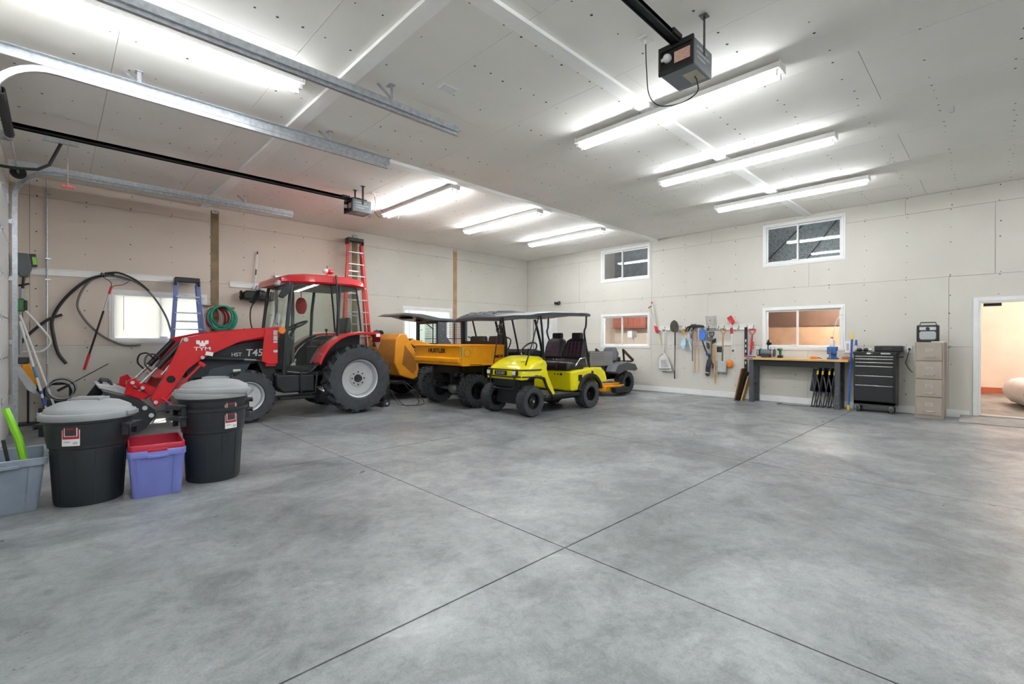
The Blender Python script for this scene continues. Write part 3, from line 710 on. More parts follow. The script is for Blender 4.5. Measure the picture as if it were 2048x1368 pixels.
    lg = MB().prism([(-2.53, 1.33), (-2.53, 1.28), (-2.49, 1.265), (-2.485, 1.24), (-2.415, 1.24), (-2.41, 1.265), (-2.37, 1.28), (-2.37, 1.33), (-2.415, 1.33), (-2.42, 1.30), (-2.435, 1.29), (-2.435, 1.325), (-2.465, 1.325), (-2.465, 1.29), (-2.48, 1.30), (-2.485, 1.33)], 'xz', -.608, -.6052)
    P('maker_emblem', lg, M_WHITE)
    P('arm_sticker', MB().cbox((-2.36, -.607, 1.125), (.10, .003, .06), (0, 12, 0)), M_WHITE)
    for k, (z0, z1) in enumerate(((1.42, 1.50), (1.33, 1.41), (1.29, 1.32), (1.13, 1.17))): P('safety_decal', MB().box(-1.45, -1.385, -.6255, -.6235, z0, z1), mat('decal_white', '#d9d4d0', .5, col2='#b9a9a4', scale=70))
    # bucket
    side = [(-3.60, .64), (-3.38, .56), (-3.17, .47), (-3.03, .34), (-3.05, .26), (-3.16, .12), (-3.32, .03), (-3.62, .012), (-4.02, .012), (-3.95, .08)]
    bk = MB()
    for s in (-1, 1): bk.prism(side, 'xz', s * .83 - .012, s * .83 + .012)
    outer = [(-3.60, .64), (-3.38, .56), (-3.17, .47), (-3.06, .34), (-3.08, .26), (-3.17, .13), (-3.32, .04), (-3.62, .015), (-4.04, .015)]
    inner = [(x - .012 if x > -3.5 else x, z + .014) for x, z in outer]
    bk.prism(outer + inner[::-1], 'xz', -.82, .82)
    P('bucket', bk, M_TBLK, bevel=.004)
    for s in (-.5, .5): P('bucket_hook', MB().prism([(-3.15, .48), (-3.32, .56), (-3.3, .66), (-3.1, .56)], 'xz', s - .02, s + .02), M_RED)
    for (x, z) in ((-3.17, .40), (-3.10, .29)): P('pivot_pin', MB().cyl((x, -.842, z), (x, -.862, z), .03, n=14), M_SILVER)
    q = P('coupler_plate', MB().prism([(-3.62, .66), (-3.66, .74), (-3.42, .68), (-3.2, .56), (-3.22, .50)], 'xz', -.35, .25), M_SILVER, bevel=.012)
    for y in (-.28, .08): P('handle', MB().tube([(-3.6, y, .72), (-3.58, y, .77), (-3.5, y, .755), (-3.48, y, .69)], .018, 8), M_BLACK, q)
    # cab
    P('cab_floor', MB().box(-1.42, -.35, -.58, .58, .70, .78).box(-.5, .1, -.5, .5, .78, 1.22), M_TBLK, bevel=.02)
    P('tank_box', MB().prism([(-1.41, .76), (-.78, .74), (-.76, .44), (-1.30, .44), (-1.41, .56)], 'xz', -.64, -.3), M_TBLK, bevel=.03, seg=3)
    P('step', MB().tube([(-1.02, -.66, .78), (-1.02, -.68, .42), (-.78, -.68, .42), (-.74, -.66, .78)], .016, 6).box(-1.36, -.78, -.68, -.54, .345, .375), M_TBLK)
    P('side_sill', MB().box(-1.40, -.72, -.45, -.36, .30, .38), mat('sill_slate', '#2f353d', .45))
    for s in (-1, 1):
        P('front_pillar', MB().tube(spline([(-1.28, s * .61, .74), (-1.26, s * .63, 1.3), (-1.2, s * .62, 1.9), (-1.15, s * .59, 2.34)], 4), .032, 8), M_TBLK)
        P('rear_pillar', MB().tube([(-.36, s * .63, 1.35), (-.34, s * .62, 1.9), (-.30, s * .59, 2.36)], .03, 8), M_TBLK)
        P('corner_pillar', MB().tube([(.12, s * .58, 1.5), (.08, s * .57, 1.95), (.03, s * .55, 2.34)], .018, 8), M_TBLK)
        P('door_glass', MB().add([(-1.25, s * .622, .82), (-.85, s * .622, .80), (-.55, s * .625, 1.15), (-.36, s * .63, 1.4), (-.31, s * .59, 2.33), (-1.15, s * .59, 2.33), (-1.2, s * .615, 1.9)], [(0, 1, 2, 3, 4, 5, 6)]), M_TGLASS)
        P('quarter_glass', MB().add([(-.35, s * .625, 1.5), (.11, s * .575, 1.5), (.03, s * .55, 2.33), (-.30, s * .59, 2.33)], [(0, 1, 2, 3)]), M_TGLASS)
        P('door_rail', MB().tube(spline([(-1.24, s * .628, .80), (-.86, s * .63, .78), (-.56, s * .63, 1.14), (-.36, s * .635, 1.4)], 4), .02, 6), M_TBLK)
        P('mirror', MB().prism([(-1.44, 2.05), (-1.30, 2.30), (-1.24, 2.32), (-1.26, 2.12), (-1.36, 2.02)], 'xz', s * .80 - .02, s * .80 + .02), M_TBLK, bevel=.015)
        P('mirror_arm', MB().tube([(-1.22, s * .62, 2.25), (-1.3, s * .72, 2.28), (-1.32, s * .8, 2.2)], .012, 6), M_TBLK)
        P('indicator', MB().cyl((-1.34, s * .66, 1.50), (-1.34, s * .71, 1.50), .055, n=16), M_ORANGE)
        P('roof_lamp', MB().cbox((-1.36, s * .55, 2.30), (.06, .12, .09), (0, 20, 0)), M_SILVER, bevel=.015)
    P('windscreen', MB().loft([[(-1.27, -.60, 1.0), (-1.36, 0, 1.0), (-1.27, .60, 1.0)], [(-1.255, -.615, 1.4), (-1.36, 0, 1.4), (-1.255, .615, 1.4)], [(-1.2, -.61, 1.9), (-1.30, 0, 1.9), (-1.2, .61, 1.9)], [(-1.15, -.58, 2.32), (-1.23, 0, 2.32), (-1.15, .58, 2.32)]], caps=False, closed=False), M_TGLASS)
    P('rear_glass', MB().add([(.12, -.56, 1.5), (.12, .56, 1.5), (.04, .54, 2.32), (.04, -.54, 2.32)], [(0, 1, 2, 3)]), M_TGLASS)
    P('grab_bar', MB().tube(spline([(-1.3, .62, 1.45), (-1.42, .70, 1.58), (-1.42, .72, 1.95), (-1.24, .66, 2.18)], 5), .012, 6), M_TBLK)
    def rr(x, hw, z0, z1): return [(x, -hw + .02, z0 - .02), (x, -hw - .01, z0 + .01), (x, -hw, z1 - .035), (x, -hw + .06, z1 - .008), (x, 0, z1), (x, hw - .06, z1 - .008), (x, hw, z1 - .035), (x, hw + .01, z0 + .01), (x, hw - .02, z0 - .02)]
    P('roof', MB().loft([rr(-1.36, .56, 2.31, 2.36), rr(-1.32, .61, 2.32, 2.42), rr(-1.2, .65, 2.33, 2.46), rr(-.9, .66, 2.345, 2.50), rr(-.5, .66, 2.36, 2.51), rr(-.1, .65, 2.36, 2.51), rr(.12, .62, 2.34, 2.47), rr(.2, .56, 2.33, 2.38)]), M_RED)
    P('roof_lining', MB().box(-1.16, .05, -.56, .56, 2.29, 2.33), M_TBLK)
    P('beacon', MB().cyl((-.28, .05, 2.5), (-.28, .05, 2.6), .03, n=10).ball((-.22, .05, 2.66), (.085, .06, .05)), M_RED)
    P('beacon_lens', MB().ball((-.30, .05, 2.67), (.06, .055, .05)), M_WHITE)
    P('aerial', MB().cyl((-.27, .05, 2.5), (-.27, .05, 2.78), .006, n=5), M_TBLK)
    P('exhaust_pipe', MB().tube(spline([(-.44, -.70, .84), (-.41, -.71, 1.2), (-.385, -.71, 1.6), (-.40, -.71, 2.1), (-.425, -.71, 2.5)], 4), [.012] * 8 + [.018] * 9, 8), M_TBLK)
    fp = [(-.80, .95), (-.74, 1.08), (-.65, 1.22), (-.54, 1.32), (-.42, 1.40), (-.28, 1.455), (-.12, 1.48), (.12, 1.49), (.33, 1.485), (.37, 1.42), (.365, 1.34)]
    for s in (-1, 1):
        inn = [(x * .96 + .0, z - .045) for x, z in fp]
        P('fender', MB().prism(fp + inn[::-1], 'xz', s * .72 - .17, s * .72 + .15), M_RED, bevel=.012)
        P('fender_liner', MB().prism([(-.62, .8)] + [(x * .95, z - .05) for x, z in fp[1:8]] + [(.1, .8)], 'xz', s * .525 - .01, s * .525 + .01), M_TBLK)
        P('fender_edge', MB().tube([(x - .015, s * .56, z - .03) for x, z in fp[:6]] , .03, 6), M_TBLK)
        P('tail_decal', MB().box(.26, .34, s * .9 - .004, s * .9 + .004, 1.40, 1.46), M_WHITE)
    P('seat', MB().box(-.5, -.02, -.25, .25, 1.22, 1.34).loft([[(-.06, -.24, 1.3), (.06, -.24, 1.3), (.06, .24, 1.3), (-.06, .24, 1.3)], [(-.02, -.24, 1.6), (.1, -.24, 1.6), (.1, .24, 1.6), (-.02, .24, 1.6)], [(.04, -.18, 1.78), (.11, -.18, 1.78), (.11, .18, 1.78), (.04, .18, 1.78)]]), M_BLACK, bevel=.03, seg=3)
    P('dashboard', MB().prism([(-1.35, .8), (-1.05, .8), (-.98, 1.35), (-1.15, 1.5), (-1.4, 1.4)], 'xz', -.24, .24), M_TBLK, bevel=.03)
    P('steering_wheel', MB().torus((-.86, 0, 1.60), (-.45, 0, .9), .2, .018, 24, 8).cyl((-1.0, 0, 1.38), (-.86, 0, 1.60), .025, n=8).bar((-.86, -.19, 1.6), (-.86, .19, 1.6), .03, .012), M_BLACK)
    P('joystick_console', MB().box(-.55, -.15, -.5, -.3, 1.0, 1.32), mat('console_grey', '#5c6166', .6), bevel=.03)
    P('lever', MB().cyl((-.45, -.42, 1.3), (-.48, -.42, 1.5), .012, n=6).ball((-.48, -.42, 1.52), .028), M_BLACK)
    P('red_bag', MB().ball((-.62, .42, 2.0), (.11, .06, .17)).tube([(-.62, .42, 2.15), (-.62, .44, 2.3)], .008, 5), M_REDP)
    P('monitor_arm', MB().bar((-.75, .5, .9), (-.75, .52, 2.3), .05, .05).cyl((-1.05, .5, 1.3), (-1.05, .5, 2.3), .03, n=8), mat('interior_grey', '#6a6e70', .5))
    return t
build_tractor()
# ------------------------------------------------------------------ golf cart
M_CARTY = mat('cart_yellow', '#ece014', .28, var=.04, coat=.5)
M_CARTB = mat('cart_black', '#16181b', .4)
M_ROOFG = mat('canopy_grey', '#4b4f55', .45, var=.08)
M_VINYL = mat('black_vinyl', '#1c1a20', .5, var=.15, scale=20, bump=.12, bscale=30)
M_STITCH = mat('purple_stitch', '#7c2f5e', .6)
M_DIAM = mat('diamond_plate', '#aeb2b6', .3, .8, var=.1)
def rbox(mb, x0, x1, y0, y1, z0, z1, r=.04):
    """box with rounded plan corners and crowned top"""
    pts = []
    for cx_, cy_, a in ((x1 - r, y1 - r, 0), (x0 + r, y1 - r, 90), (x0 + r, y0 + r, 180), (x1 - r, y0 + r, 270)):
        for k in range(4): pts.append((cx_ + r * math.cos(R(a + 30 * k)), cy_ + r * math.sin(R(a + 30 * k))))
    cxm, cym = (x0 + x1) / 2, (y0 + y1) / 2
    rings = []
    for f, z in ((.97, z0), (1, z0 + (z1 - z0) * .2), (1, z0 + (z1 - z0) * .65), (.965, z0 + (z1 - z0) * .9), (.85, z1)):
        rings.append([(cxm + (x - cxm) * f, cym + (y - cym) * f, z) for x, y in pts])
    return mb.loft(rings)
def build_cart():
    t = thing('golf_cart', 'bright yellow golf cart with dark canopy and quilted black seats', 'golf cart', (7.64, 6.18, 0))
    P = lambda n, mb, m, par=t, **k: obj(n, mb, m, par, **k)
    for s in (-1, 1):
        wheel('gf', 'front_tyre', t, (-1.66, s * .47, .272), s > 0, .27, .21, .145, 'turf', 44, .012, .02, mat('wheel_black', '#1a1b1d', .35, .3), M_CHROME, 5)
        wheel('gr', 'rear_tyre', t, (0, s * .46, .272), s > 0, .27, .24, .145, 'knob', 26, .014, -.02, mat('wheel_black', '#1a1b1d', .35, .3), M_CARTB, 5)
    P('chassis', MB().box(-1.75, .45, -.3, .3, .2, .32).cyl((-1.66, -.4, .272), (-1.66, .4, .272), .035, n=8).cyl((0, -.4, .272), (0, .4, .272), .06, n=10).bar((-1.7, -.2, .44), (-1.66, -.38, .28), .05, .04).bar((-1.7, .2, .44), (-1.66, .38, .28), .05, .04).box(-1.75, -1.4, -.28, .28, .30, .5), M_CARTB, bevel=.01)
    def ring(x, hw, zt, zb): return [(x, -hw, zb), (x, -hw - .01, (zt + zb) / 2), (x, -hw + .03, zt - .07), (x, -hw + .14, zt - .015), (x, 0, zt), (x, hw - .14, zt - .015), (x, hw - .03, zt - .07), (x, hw + .01, (zt + zb) / 2), (x, hw, zb)]
    P('front_cowl', MB().loft([ring(-1.87, .34, .80, .66), ring(-1.847, .44, .86, .645), ring(-1.755, .48, .925, .65), ring(-1.617, .50, .985, .67), ring(-1.464, .51, 1.03, .69), ring(-1.327, .51, 1.06, .71), ring(-1.25, .49, 1.04, .76)]), M_CARTY)
    P('dashboard', MB().box(-1.36, -1.22, -.47, .47, .78, .99), M_CARTB, bevel=.03)
    P('front_fascia', MB().prism([(-1.832, .655), (-1.786, .50), (-1.656, .44), (-1.388, .44), (-1.388, .70), (-1.694, .68)], 'xz', -.33, .33), M_CARTB, bevel=.02)
    for s in (-1, 1):
        P('cowl_leg', MB().prism([(-1.46, .92), (-1.33, .98), (-1.22, .70), (-1.03, .36), (-1.14, .32), (-1.28, .55), (-1.4, .72)], 'xz', s * .485 - .03, s * .485 + .03), M_CARTY, bevel=.012)
        P('fender_flare', MB().tube([(-1.725, s * .46, .66), (-1.541, s * .52, .70), (-1.372, s * .54, .66), (-1.3, s * .545, .50), (-1.12, s * .54, .30)], .026, 8), M_CARTB)
        P('rear_flare', MB().prism(arc((0, .29), .40, 12, 168, 12, '2d') + arc((0, .29), .325, 168, 12, 12, '2d'), 'xz', s * .545 - .03, s * .545 + .03), M_CARTB, bevel=.01)
        P('front_strut', MB().tube([(-1.30, s * .47, .98), (-1.36, s * .49, 1.45), (-1.42, s * .5, 1.80)], .019, 8), M_CARTB)
        P('brace_strut', MB().tube([(-1.72, s * .42, .90), (-1.6, s * .47, 1.3), (-1.46, s * .5, 1.79)], .012, 6), M_CARTB)
        P('rear_strut', MB().tube(spline([(-.08, s * .50, 1.82), (-.09, s * .50, 1.62), (-.13, s * .49, 1.5), (-.02, s * .46, 1.2), (.12, s * .44, .80)], 4), .018, 8), M_CARTB)
        P('arm_rest', MB().tube([(-.42, s * .49, .84), (-.3, s * .51, .98), (-.12, s * .50, 1.0), (-.06, s * .5, .84)], .014, 6), M_CHROME)
        P('headlamp', MB().cbox((-1.893, s * .33, .765), (.06, .11, .09)), M_CARTB, bevel=.012)
        P('headlamp_lens', MB().cbox((-1.926, s * .33, .765), (.008, .085, .065)), M_WHITE, bevel=.004)
        P('sill', MB().box(-1.1, -.30, s * .50 - .025, s * .50 + .025, .27, .345), M_CARTB, bevel=.012)
    P('floor_mat', MB().box(-1.25, -.56, -.49, .49, .29, .345), mat('grey_rubber_mat', '#5a5d5c', .8, bump=.3, bscale=90), bevel=.01)
    body = [(-.56, .36), (-.58, .76), (.2, .80), (.42, .79), (.55, .70), (.62, .55), (.61, .48), (.40, .46)] + arc((0, .29), .35, 30, 168, 8, '2d') + [(-.40, .36)]
    P('rear_body', MB().prism(body, 'xz', -.525, .525), M_CARTY, bevel=.045, seg=3)
    P('charge_port', MB().box(-.36, -.24, -.529, -.5245, .55, .67), M_CARTB, bevel=.004)
    P('side_vent', MB().box(.06, .13, -.529, -.5245, .66, .73), M_CARTB, bevel=.004)
    for k in range(3): P('key_switch', MB().cyl((-.584, -.28 + k * .08, .68), (-.596, -.28 + k * .08, .68), .012 + .01 * (k == 0), n=12), M_CARTB)
    P('seat_cushion', rbox(MB(), -.64, -.12, -.50, .50, .77, .92, .06), M_VINYL)
    P('cushion_piping', MB().box(-.643, -.12, -.215, -.205, .80, .922).box(-.643, -.12, .205, .215, .80, .922), M_STITCH)
    for s in (-1, 1):
        y0, y1 = sorted((s * .02, s * .50))
        def bk(z, x, a, b, th): return [(x - th, a, z), (x - th * 1.25, (a + b) / 2, z), (x - th, b, z), (x + th, b, z), (x + th, a, z)]
        b = P('seat_back', MB().loft([bk(.96, -.16, y0, y1, .04), bk(1.0, -.17, y0, y1, .065), bk(1.2, -.12, y0, y1, .06), bk(1.33, -.08, y0 + .02, y1 - .02, .05), bk(1.385, -.06, y0 + .10, y1 - .10, .03)]), M_VINYL, bevel=.02, seg=3)
        for k in range(4): obj('stitching', MB().bar((-.242, y0 + .1 + k * .09, 1.02), (-.17, y0 + .1 + k * .09, 1.32), .005, .005), M_STITCH, b)
        for k in range(4): obj('stitching', MB().bar((-.222 + k * .016, y0 + .06, 1.06 + k * .08), (-.222 + k * .016, y1 - .06, 1.06 + k * .08), .005, .005), M_STITCH, b)
        P('head_rest', rbox(MB(), -.10, .0, s * .26 - .13, s * .26 + .13, 1.375, 1.495, .045), M_VINYL)
    P('seat_frame', MB().cyl((-.05, -.46, 1.0), (-.05, .46, 1.0), .016, n=6).box(-.06, .28, -.30, -.26, .79, .82).box(-.06, .28, .26, .30, .79, .82), M_CARTB)
    # canopy
    def cr(x, hw, z, d): return [(x, -hw, z - d), (x, -hw - .01, z - d * .4), (x, -hw + .05, z - .012), (x, 0, z), (x, hw - .05, z - .012), (x, hw + .01, z - d * .4), (x, hw, z - d), (x, 0, z - d + .025)]
    P('canopy', MB().loft([cr(-1.62, .46, 1.80, .03), cr(-1.57, .54, 1.835, .065), cr(-1.2, .56, 1.875, .075), cr(-.6, .56, 1.895, .08), cr(-.08, .56, 1.90, .085), cr(.02, .52, 1.885, .07), cr(.05, .46, 1.85, .03)]), M_ROOFG)
    P('canopy_handle', MB().box(-.40, -.22, -.5735, -.566, 1.84, 1.862), M_CARTB)
    P('steering_wheel', MB().torus((-.95, .24, 1.16), (-.75, 0, .66), .18, .016, 24, 8).cyl((-1.25, .24, .88), (-.95, .24, 1.16), .024, n=8).bar((-.95, .07, 1.16), (-.95, .41, 1.16), .05, .014), M_CARTB)
    for z, x in ((.82, -2.16), (.70, -2.15)):
        P('brush_guard', MB().tube(spline([(-1.434, -.53, z), (-1.656, -.52, z), (-1.816, -.46, z), (-1.908, -.28, z), (-1.916, .0, z), (-1.908, .28, z), (-1.816, .46, z), (-1.656, .52, z), (-1.434, .53, z)], 4), .013, 6), M_CARTB)
    P('lower_guard', MB().tube(spline([(-1.901, -.32, .70), (-1.885, -.30, .54), (-1.862, -.2, .48), (-1.862, .2, .48), (-1.885, .30, .54), (-1.901, .32, .70)], 4), .012, 6), M_CARTB)
    P('badge', MB().box(-1.932, -1.924, -.16, .16, .72, .80), M_CARTB, bevel=.004)
    text('badge_lettering', 'E-Z-GO', .065, M_SILVER, t, (-1.934, 0, .76), (90, 0, -90), bold=.001)
    P('hood_emblem', MB().prism([(-1.694, -.32), (-1.663, -.40), (-1.648, -.32), (-1.663, -.24)], 'xy', .957, .962), M_SILVER)
    P('mirror', MB().torus((-1.42, .56, 1.55), (1, .3, 0), .09, .01, 16, 6), M_CARTB)
    # diamond plate box on the back
    c = P('cargo_box', MB().box(.32, .335, -.30, .62, .80, 1.10).box(1.135, 1.15, -.30, .62, .80, 1.10).box(.335, 1.135, -.30, -.285, .80, 1.10).box(.335, 1.135, .605, .62, .80, 1.10).box(.335, 1.135, -.285, .605, .80, .815), M_DIAM)
    pl = MB(); rnd = random.Random(2)
    for i in range(24):
        for j in range(8):
            x = .35 + i * .033; z = .82 + j * .035; a = 45 if (i + j) % 2 else -45
            pl.cbox((x, -.3015, z), (.026, .003, .008), (0, a, 0))
            y = -.28 + i * .037; pl.cbox((.3185, y, z), (.003, .026, .008), (a, 0, 0))
    k = obj('tread_pattern', pl, M_CHROME, c); k['kind'] = 'stuff'
    P('box_rack', MB().tube([(.50, -.2, .80), (.95, -.2, .79), (1.1, -.2, .79)], .02, 6).tube([(.50, .2, .80), (.95, .2, .79), (1.1, .2, .79)], .02, 6).bar((.55, -.2, .6), (1.0, -.2, .78), .03, .03).bar((.55, .2, .6), (1.0, .2, .78), .03, .03), M_CARTB)
build_cart()

# ------------------------------------------------------------------ utility vehicle with a dump box
M_UTVY = mat('dump_box_yellow', '#e79a08', .36, var=.05, coat=.25)
def build_utv():
    t = thing('utility_vehicle', 'black utility vehicle with an orange yellow dump box', 'utility vehicle', (6.0, 7.85, 0))
    P = lambda n, mb, m, par=t, **k: obj(n, mb, m, par, **k)
    wb = mat('wheel_black', '#1a1b1d', .35, .3)
    for s in (-1, 1):
        wheel('ur', 'rear_tyre', t, (0, s * .62 + .03, .332), s > 0, .33, .28, .17, 'knob', 22, .022, -.04, wb, M_CARTB, 4)
        wheel('ur', 'front_tyre', t, (1.95, s * .62 + .03, .332), s > 0, .33, .28, .17, 'knob', 22, .022, -.04, wb, M_CARTB, 4)
    y0, y1, x0, x1, z0, z1 = -.745, .815, -.455, .66, .85, 1.25
    P('box_floor', MB().box(x0, x1, y0 + .03, y1 - .03, z0, z0 + .03), M_UTVY)
    tg = P('tailgate', MB().box(x0 - .02, x0 + .01, y0, y1, z0 + .035, z1).prism([(x0 - .02, z0 + .16), (x0 - .055, z0 + .13), (x0 - .055, z0 + .06), (x0 - .02, z0 + .035)], 'xz', y0 + .02, y1 - .02).prism([(x0 - .02, z1), (x0 - .045, z1 - .01), (x0 - .045, z1 - .035), (x0 - .02, z1 - .05)], 'xz', y0, y1), M_UTVY, bevel=.006)
    text('maker_lettering', 'HUSTLER', .115, M_CARTB, t, (x0 - .0225, .03, z1 - .125), (90, 0, -90), sx=1.25, bold=.004)
    for s, y in ((-1, y0), (1, y1)):
        P('side_panel', MB().box(x0 + .01, x1, y - .012, y + .012, z0 - .01, z1).box(x0 + .01, x1, y - .022, y + .022, z1 - .03, z1).box(x0 + .01, x1, y - .02, y + .02, z0 - .01, z0 + .03), M_UTVY, bevel=.005)
        for xx in (x0 + .28, x1 - .35): P('panel_rib', MB().box(xx - .012, xx + .012, y - .018, y + .018, z0 + .04, z1 - .04), M_UTVY)
        P('latch', MB().box(x0 - .012, x0 + .04, y - .035, y + .02, z1 - .22, z1 - .04), mat('zinc_latch', '#b9ad6c', .4, .6), bevel=.004)
    P('head_board', MB().box(x1 - .02, x1, y0 + .03, y1 - .03, z0, z1), M_UTVY)
    text('model_lettering', 'MDV', .085, M_CARTB, t, (x1 - .16, y0 - .0225, z0 + .16), (90, 0, 0), sx=1.3, bold=.003)
    text('trailer_lettering', 'MAXIMUM DUTY', .03, M_CARTB, t, (x0 + .35, y0 - .0215, z0 + .012), (90, 0, 0), sx=1.4)
    P('logo_disc', MB().torus((x0 + .14, y0 - .013, z0 + .24), (0, 1, 0), .08, .003, 20, 4), mat('logo_brown', '#6b4708', .5))
    P('frame', MB().box(-.35, 2.3, -.3, -.24, .45, .55).box(-.35, 2.3, .30, .36, .45, .55).box(-.3, .6, -.32, .38, .68, .84).box(.7, 2.2, -.62, .68, .36, .46).box(.6, .95, -.60, .66, .46, 1.0).bar((-.1, -.42, .34), (.3, -.28, .74), .05, .05).bar((-.1, .48, .34), (.3, .34, .74), .05, .05).bar((.45, -.5, .4), (.0, -.45, .34), .04, .04).bar((-.32, -.28, .5), (-.32, -.28, .86), .05, .05).bar((-.32, .34, .5), (-.32, .34, .86), .05, .05).bar((.2, -.60, .4), (.2, -.60, .86), .03, .03), M_CARTB)
    for s in (-1, 1): P('coil_spring', MB().tube([(-.12 + .04 * math.cos(i * .8), s * .36 + .03 + .04 * math.sin(i * .8), .42 + i * .006) for i in range(64)], .008, 5), mat('spring_grey', '#55585c', .4, .5))
    P('axle', MB().cyl((0, -.55, .332), (0, .6, .332), .035, n=8).cyl((0, -.52, .332), (0, -.38, .332), .10, .13, n=16).ball((0, .05, .34), (.14, .16, .13)), mat('axle_alloy', '#7e8082', .45, .6))
    P('hitch', MB().box(-.55, -.3, .0, .06, .40, .46).cyl((-.52, .03, .46), (-.52, .03, .53), .025, n=10), M_CARTB)
    for s in (-1, 1):
        ys = s * .66 + .03
        P('cage_post', MB().bar((.74, ys, .45), (.70, ys, 1.82), .09, .06, up=(0, 1, 0)), M_CARTB, bevel=.008)
        P('cage_front_post', MB().tube([(2.0, ys, .9), (1.9, ys, 1.3), (1.72, ys, 1.8)], .028, 8), M_CARTB)
        P('cage_brace', MB().tube([(1.0, ys, 1.8), (1.16, ys, 1.25), (1.3, ys, .7)], .02, 6), M_CARTB)
        P('grab_handle', MB().tube(spline([(.84, ys - s * .04, 1.05), (.96, ys - s * .04, 1.2), (1.0, ys - s * .04, 1.35), (.84, ys - s * .04, 1.42)], 4), .014, 6), M_CARTB)
    P('post_label', MB().box(.66, .70, -.691, -.689, 1.62, 1.74), M_WHITE)
    P('rear_screen', MB().box(.735, .75, -.6, .66, 1.22, 1.32), M_CARTB)
    for yy in (-.33, .30):
        P('seat_back', rbox(MB(), .80, .93, yy - .27, yy + .27, .95, 1.43, .05), M_VINYL)
        P('seat_cushion', rbox(MB(), .9, 1.38, yy - .27, yy + .27, .78, .95, .05), M_VINYL)
    P('dashboard', MB().prism([(1.62, .75), (1.60, 1.06), (1.75, 1.14), (2.05, 1.08), (2.1, .7)], 'xz', -.62, .68), M_CARTB, bevel=.03)
    P('hood', MB().prism([(2.0, 1.12), (2.3, 1.02), (2.55, .85), (2.58, .5), (2.3, .45), (2.0, .45)], 'xz', -.56, .62), M_CARTB, bevel=.05)
    P('steering_wheel', MB().torus((1.48, .34, 1.22), (-.7, 0, .7), .17, .016, 20, 8).cyl((1.7, .34, 1.05), (1.48, .34, 1.22), .022, n=8), M_CARTB)
    def cr(x, z, d): return [(x, -.74, z - d), (x, -.72, z - d * .35), (x, -.60, z - .02), (x, .03, z), (x, .66, z - .02), (x, .78, z - d * .35), (x, .80, z - d), (x, .03, z - d + .03)]
    P('roof', MB().loft([cr(.58, 1.84, .08), cr(.63, 1.90, .15), cr(.75, 1.945, .18), cr(1.2, 1.97, .17), cr(1.7, 1.96, .15), cr(1.95, 1.92, .10), cr(2.0, 1.87, .05)]), mat('roof_black', '#35383c', .45))
    for yy in (-.42, -.12, .18, .48): P('roof_rib', MB().tube([(.66, yy, 1.90), (.78, yy, 1.945), (1.2, yy, 1.968), (1.8, yy, 1.945)], .028, 6), mat('roof_black', '#35383c', .45))
    for yy in (-.5, -.1, .3): P('roof_slot', MB().box(.592, .60, yy - .05, yy + .05, 1.79, 1.815), M_CARTB)
build_utv()

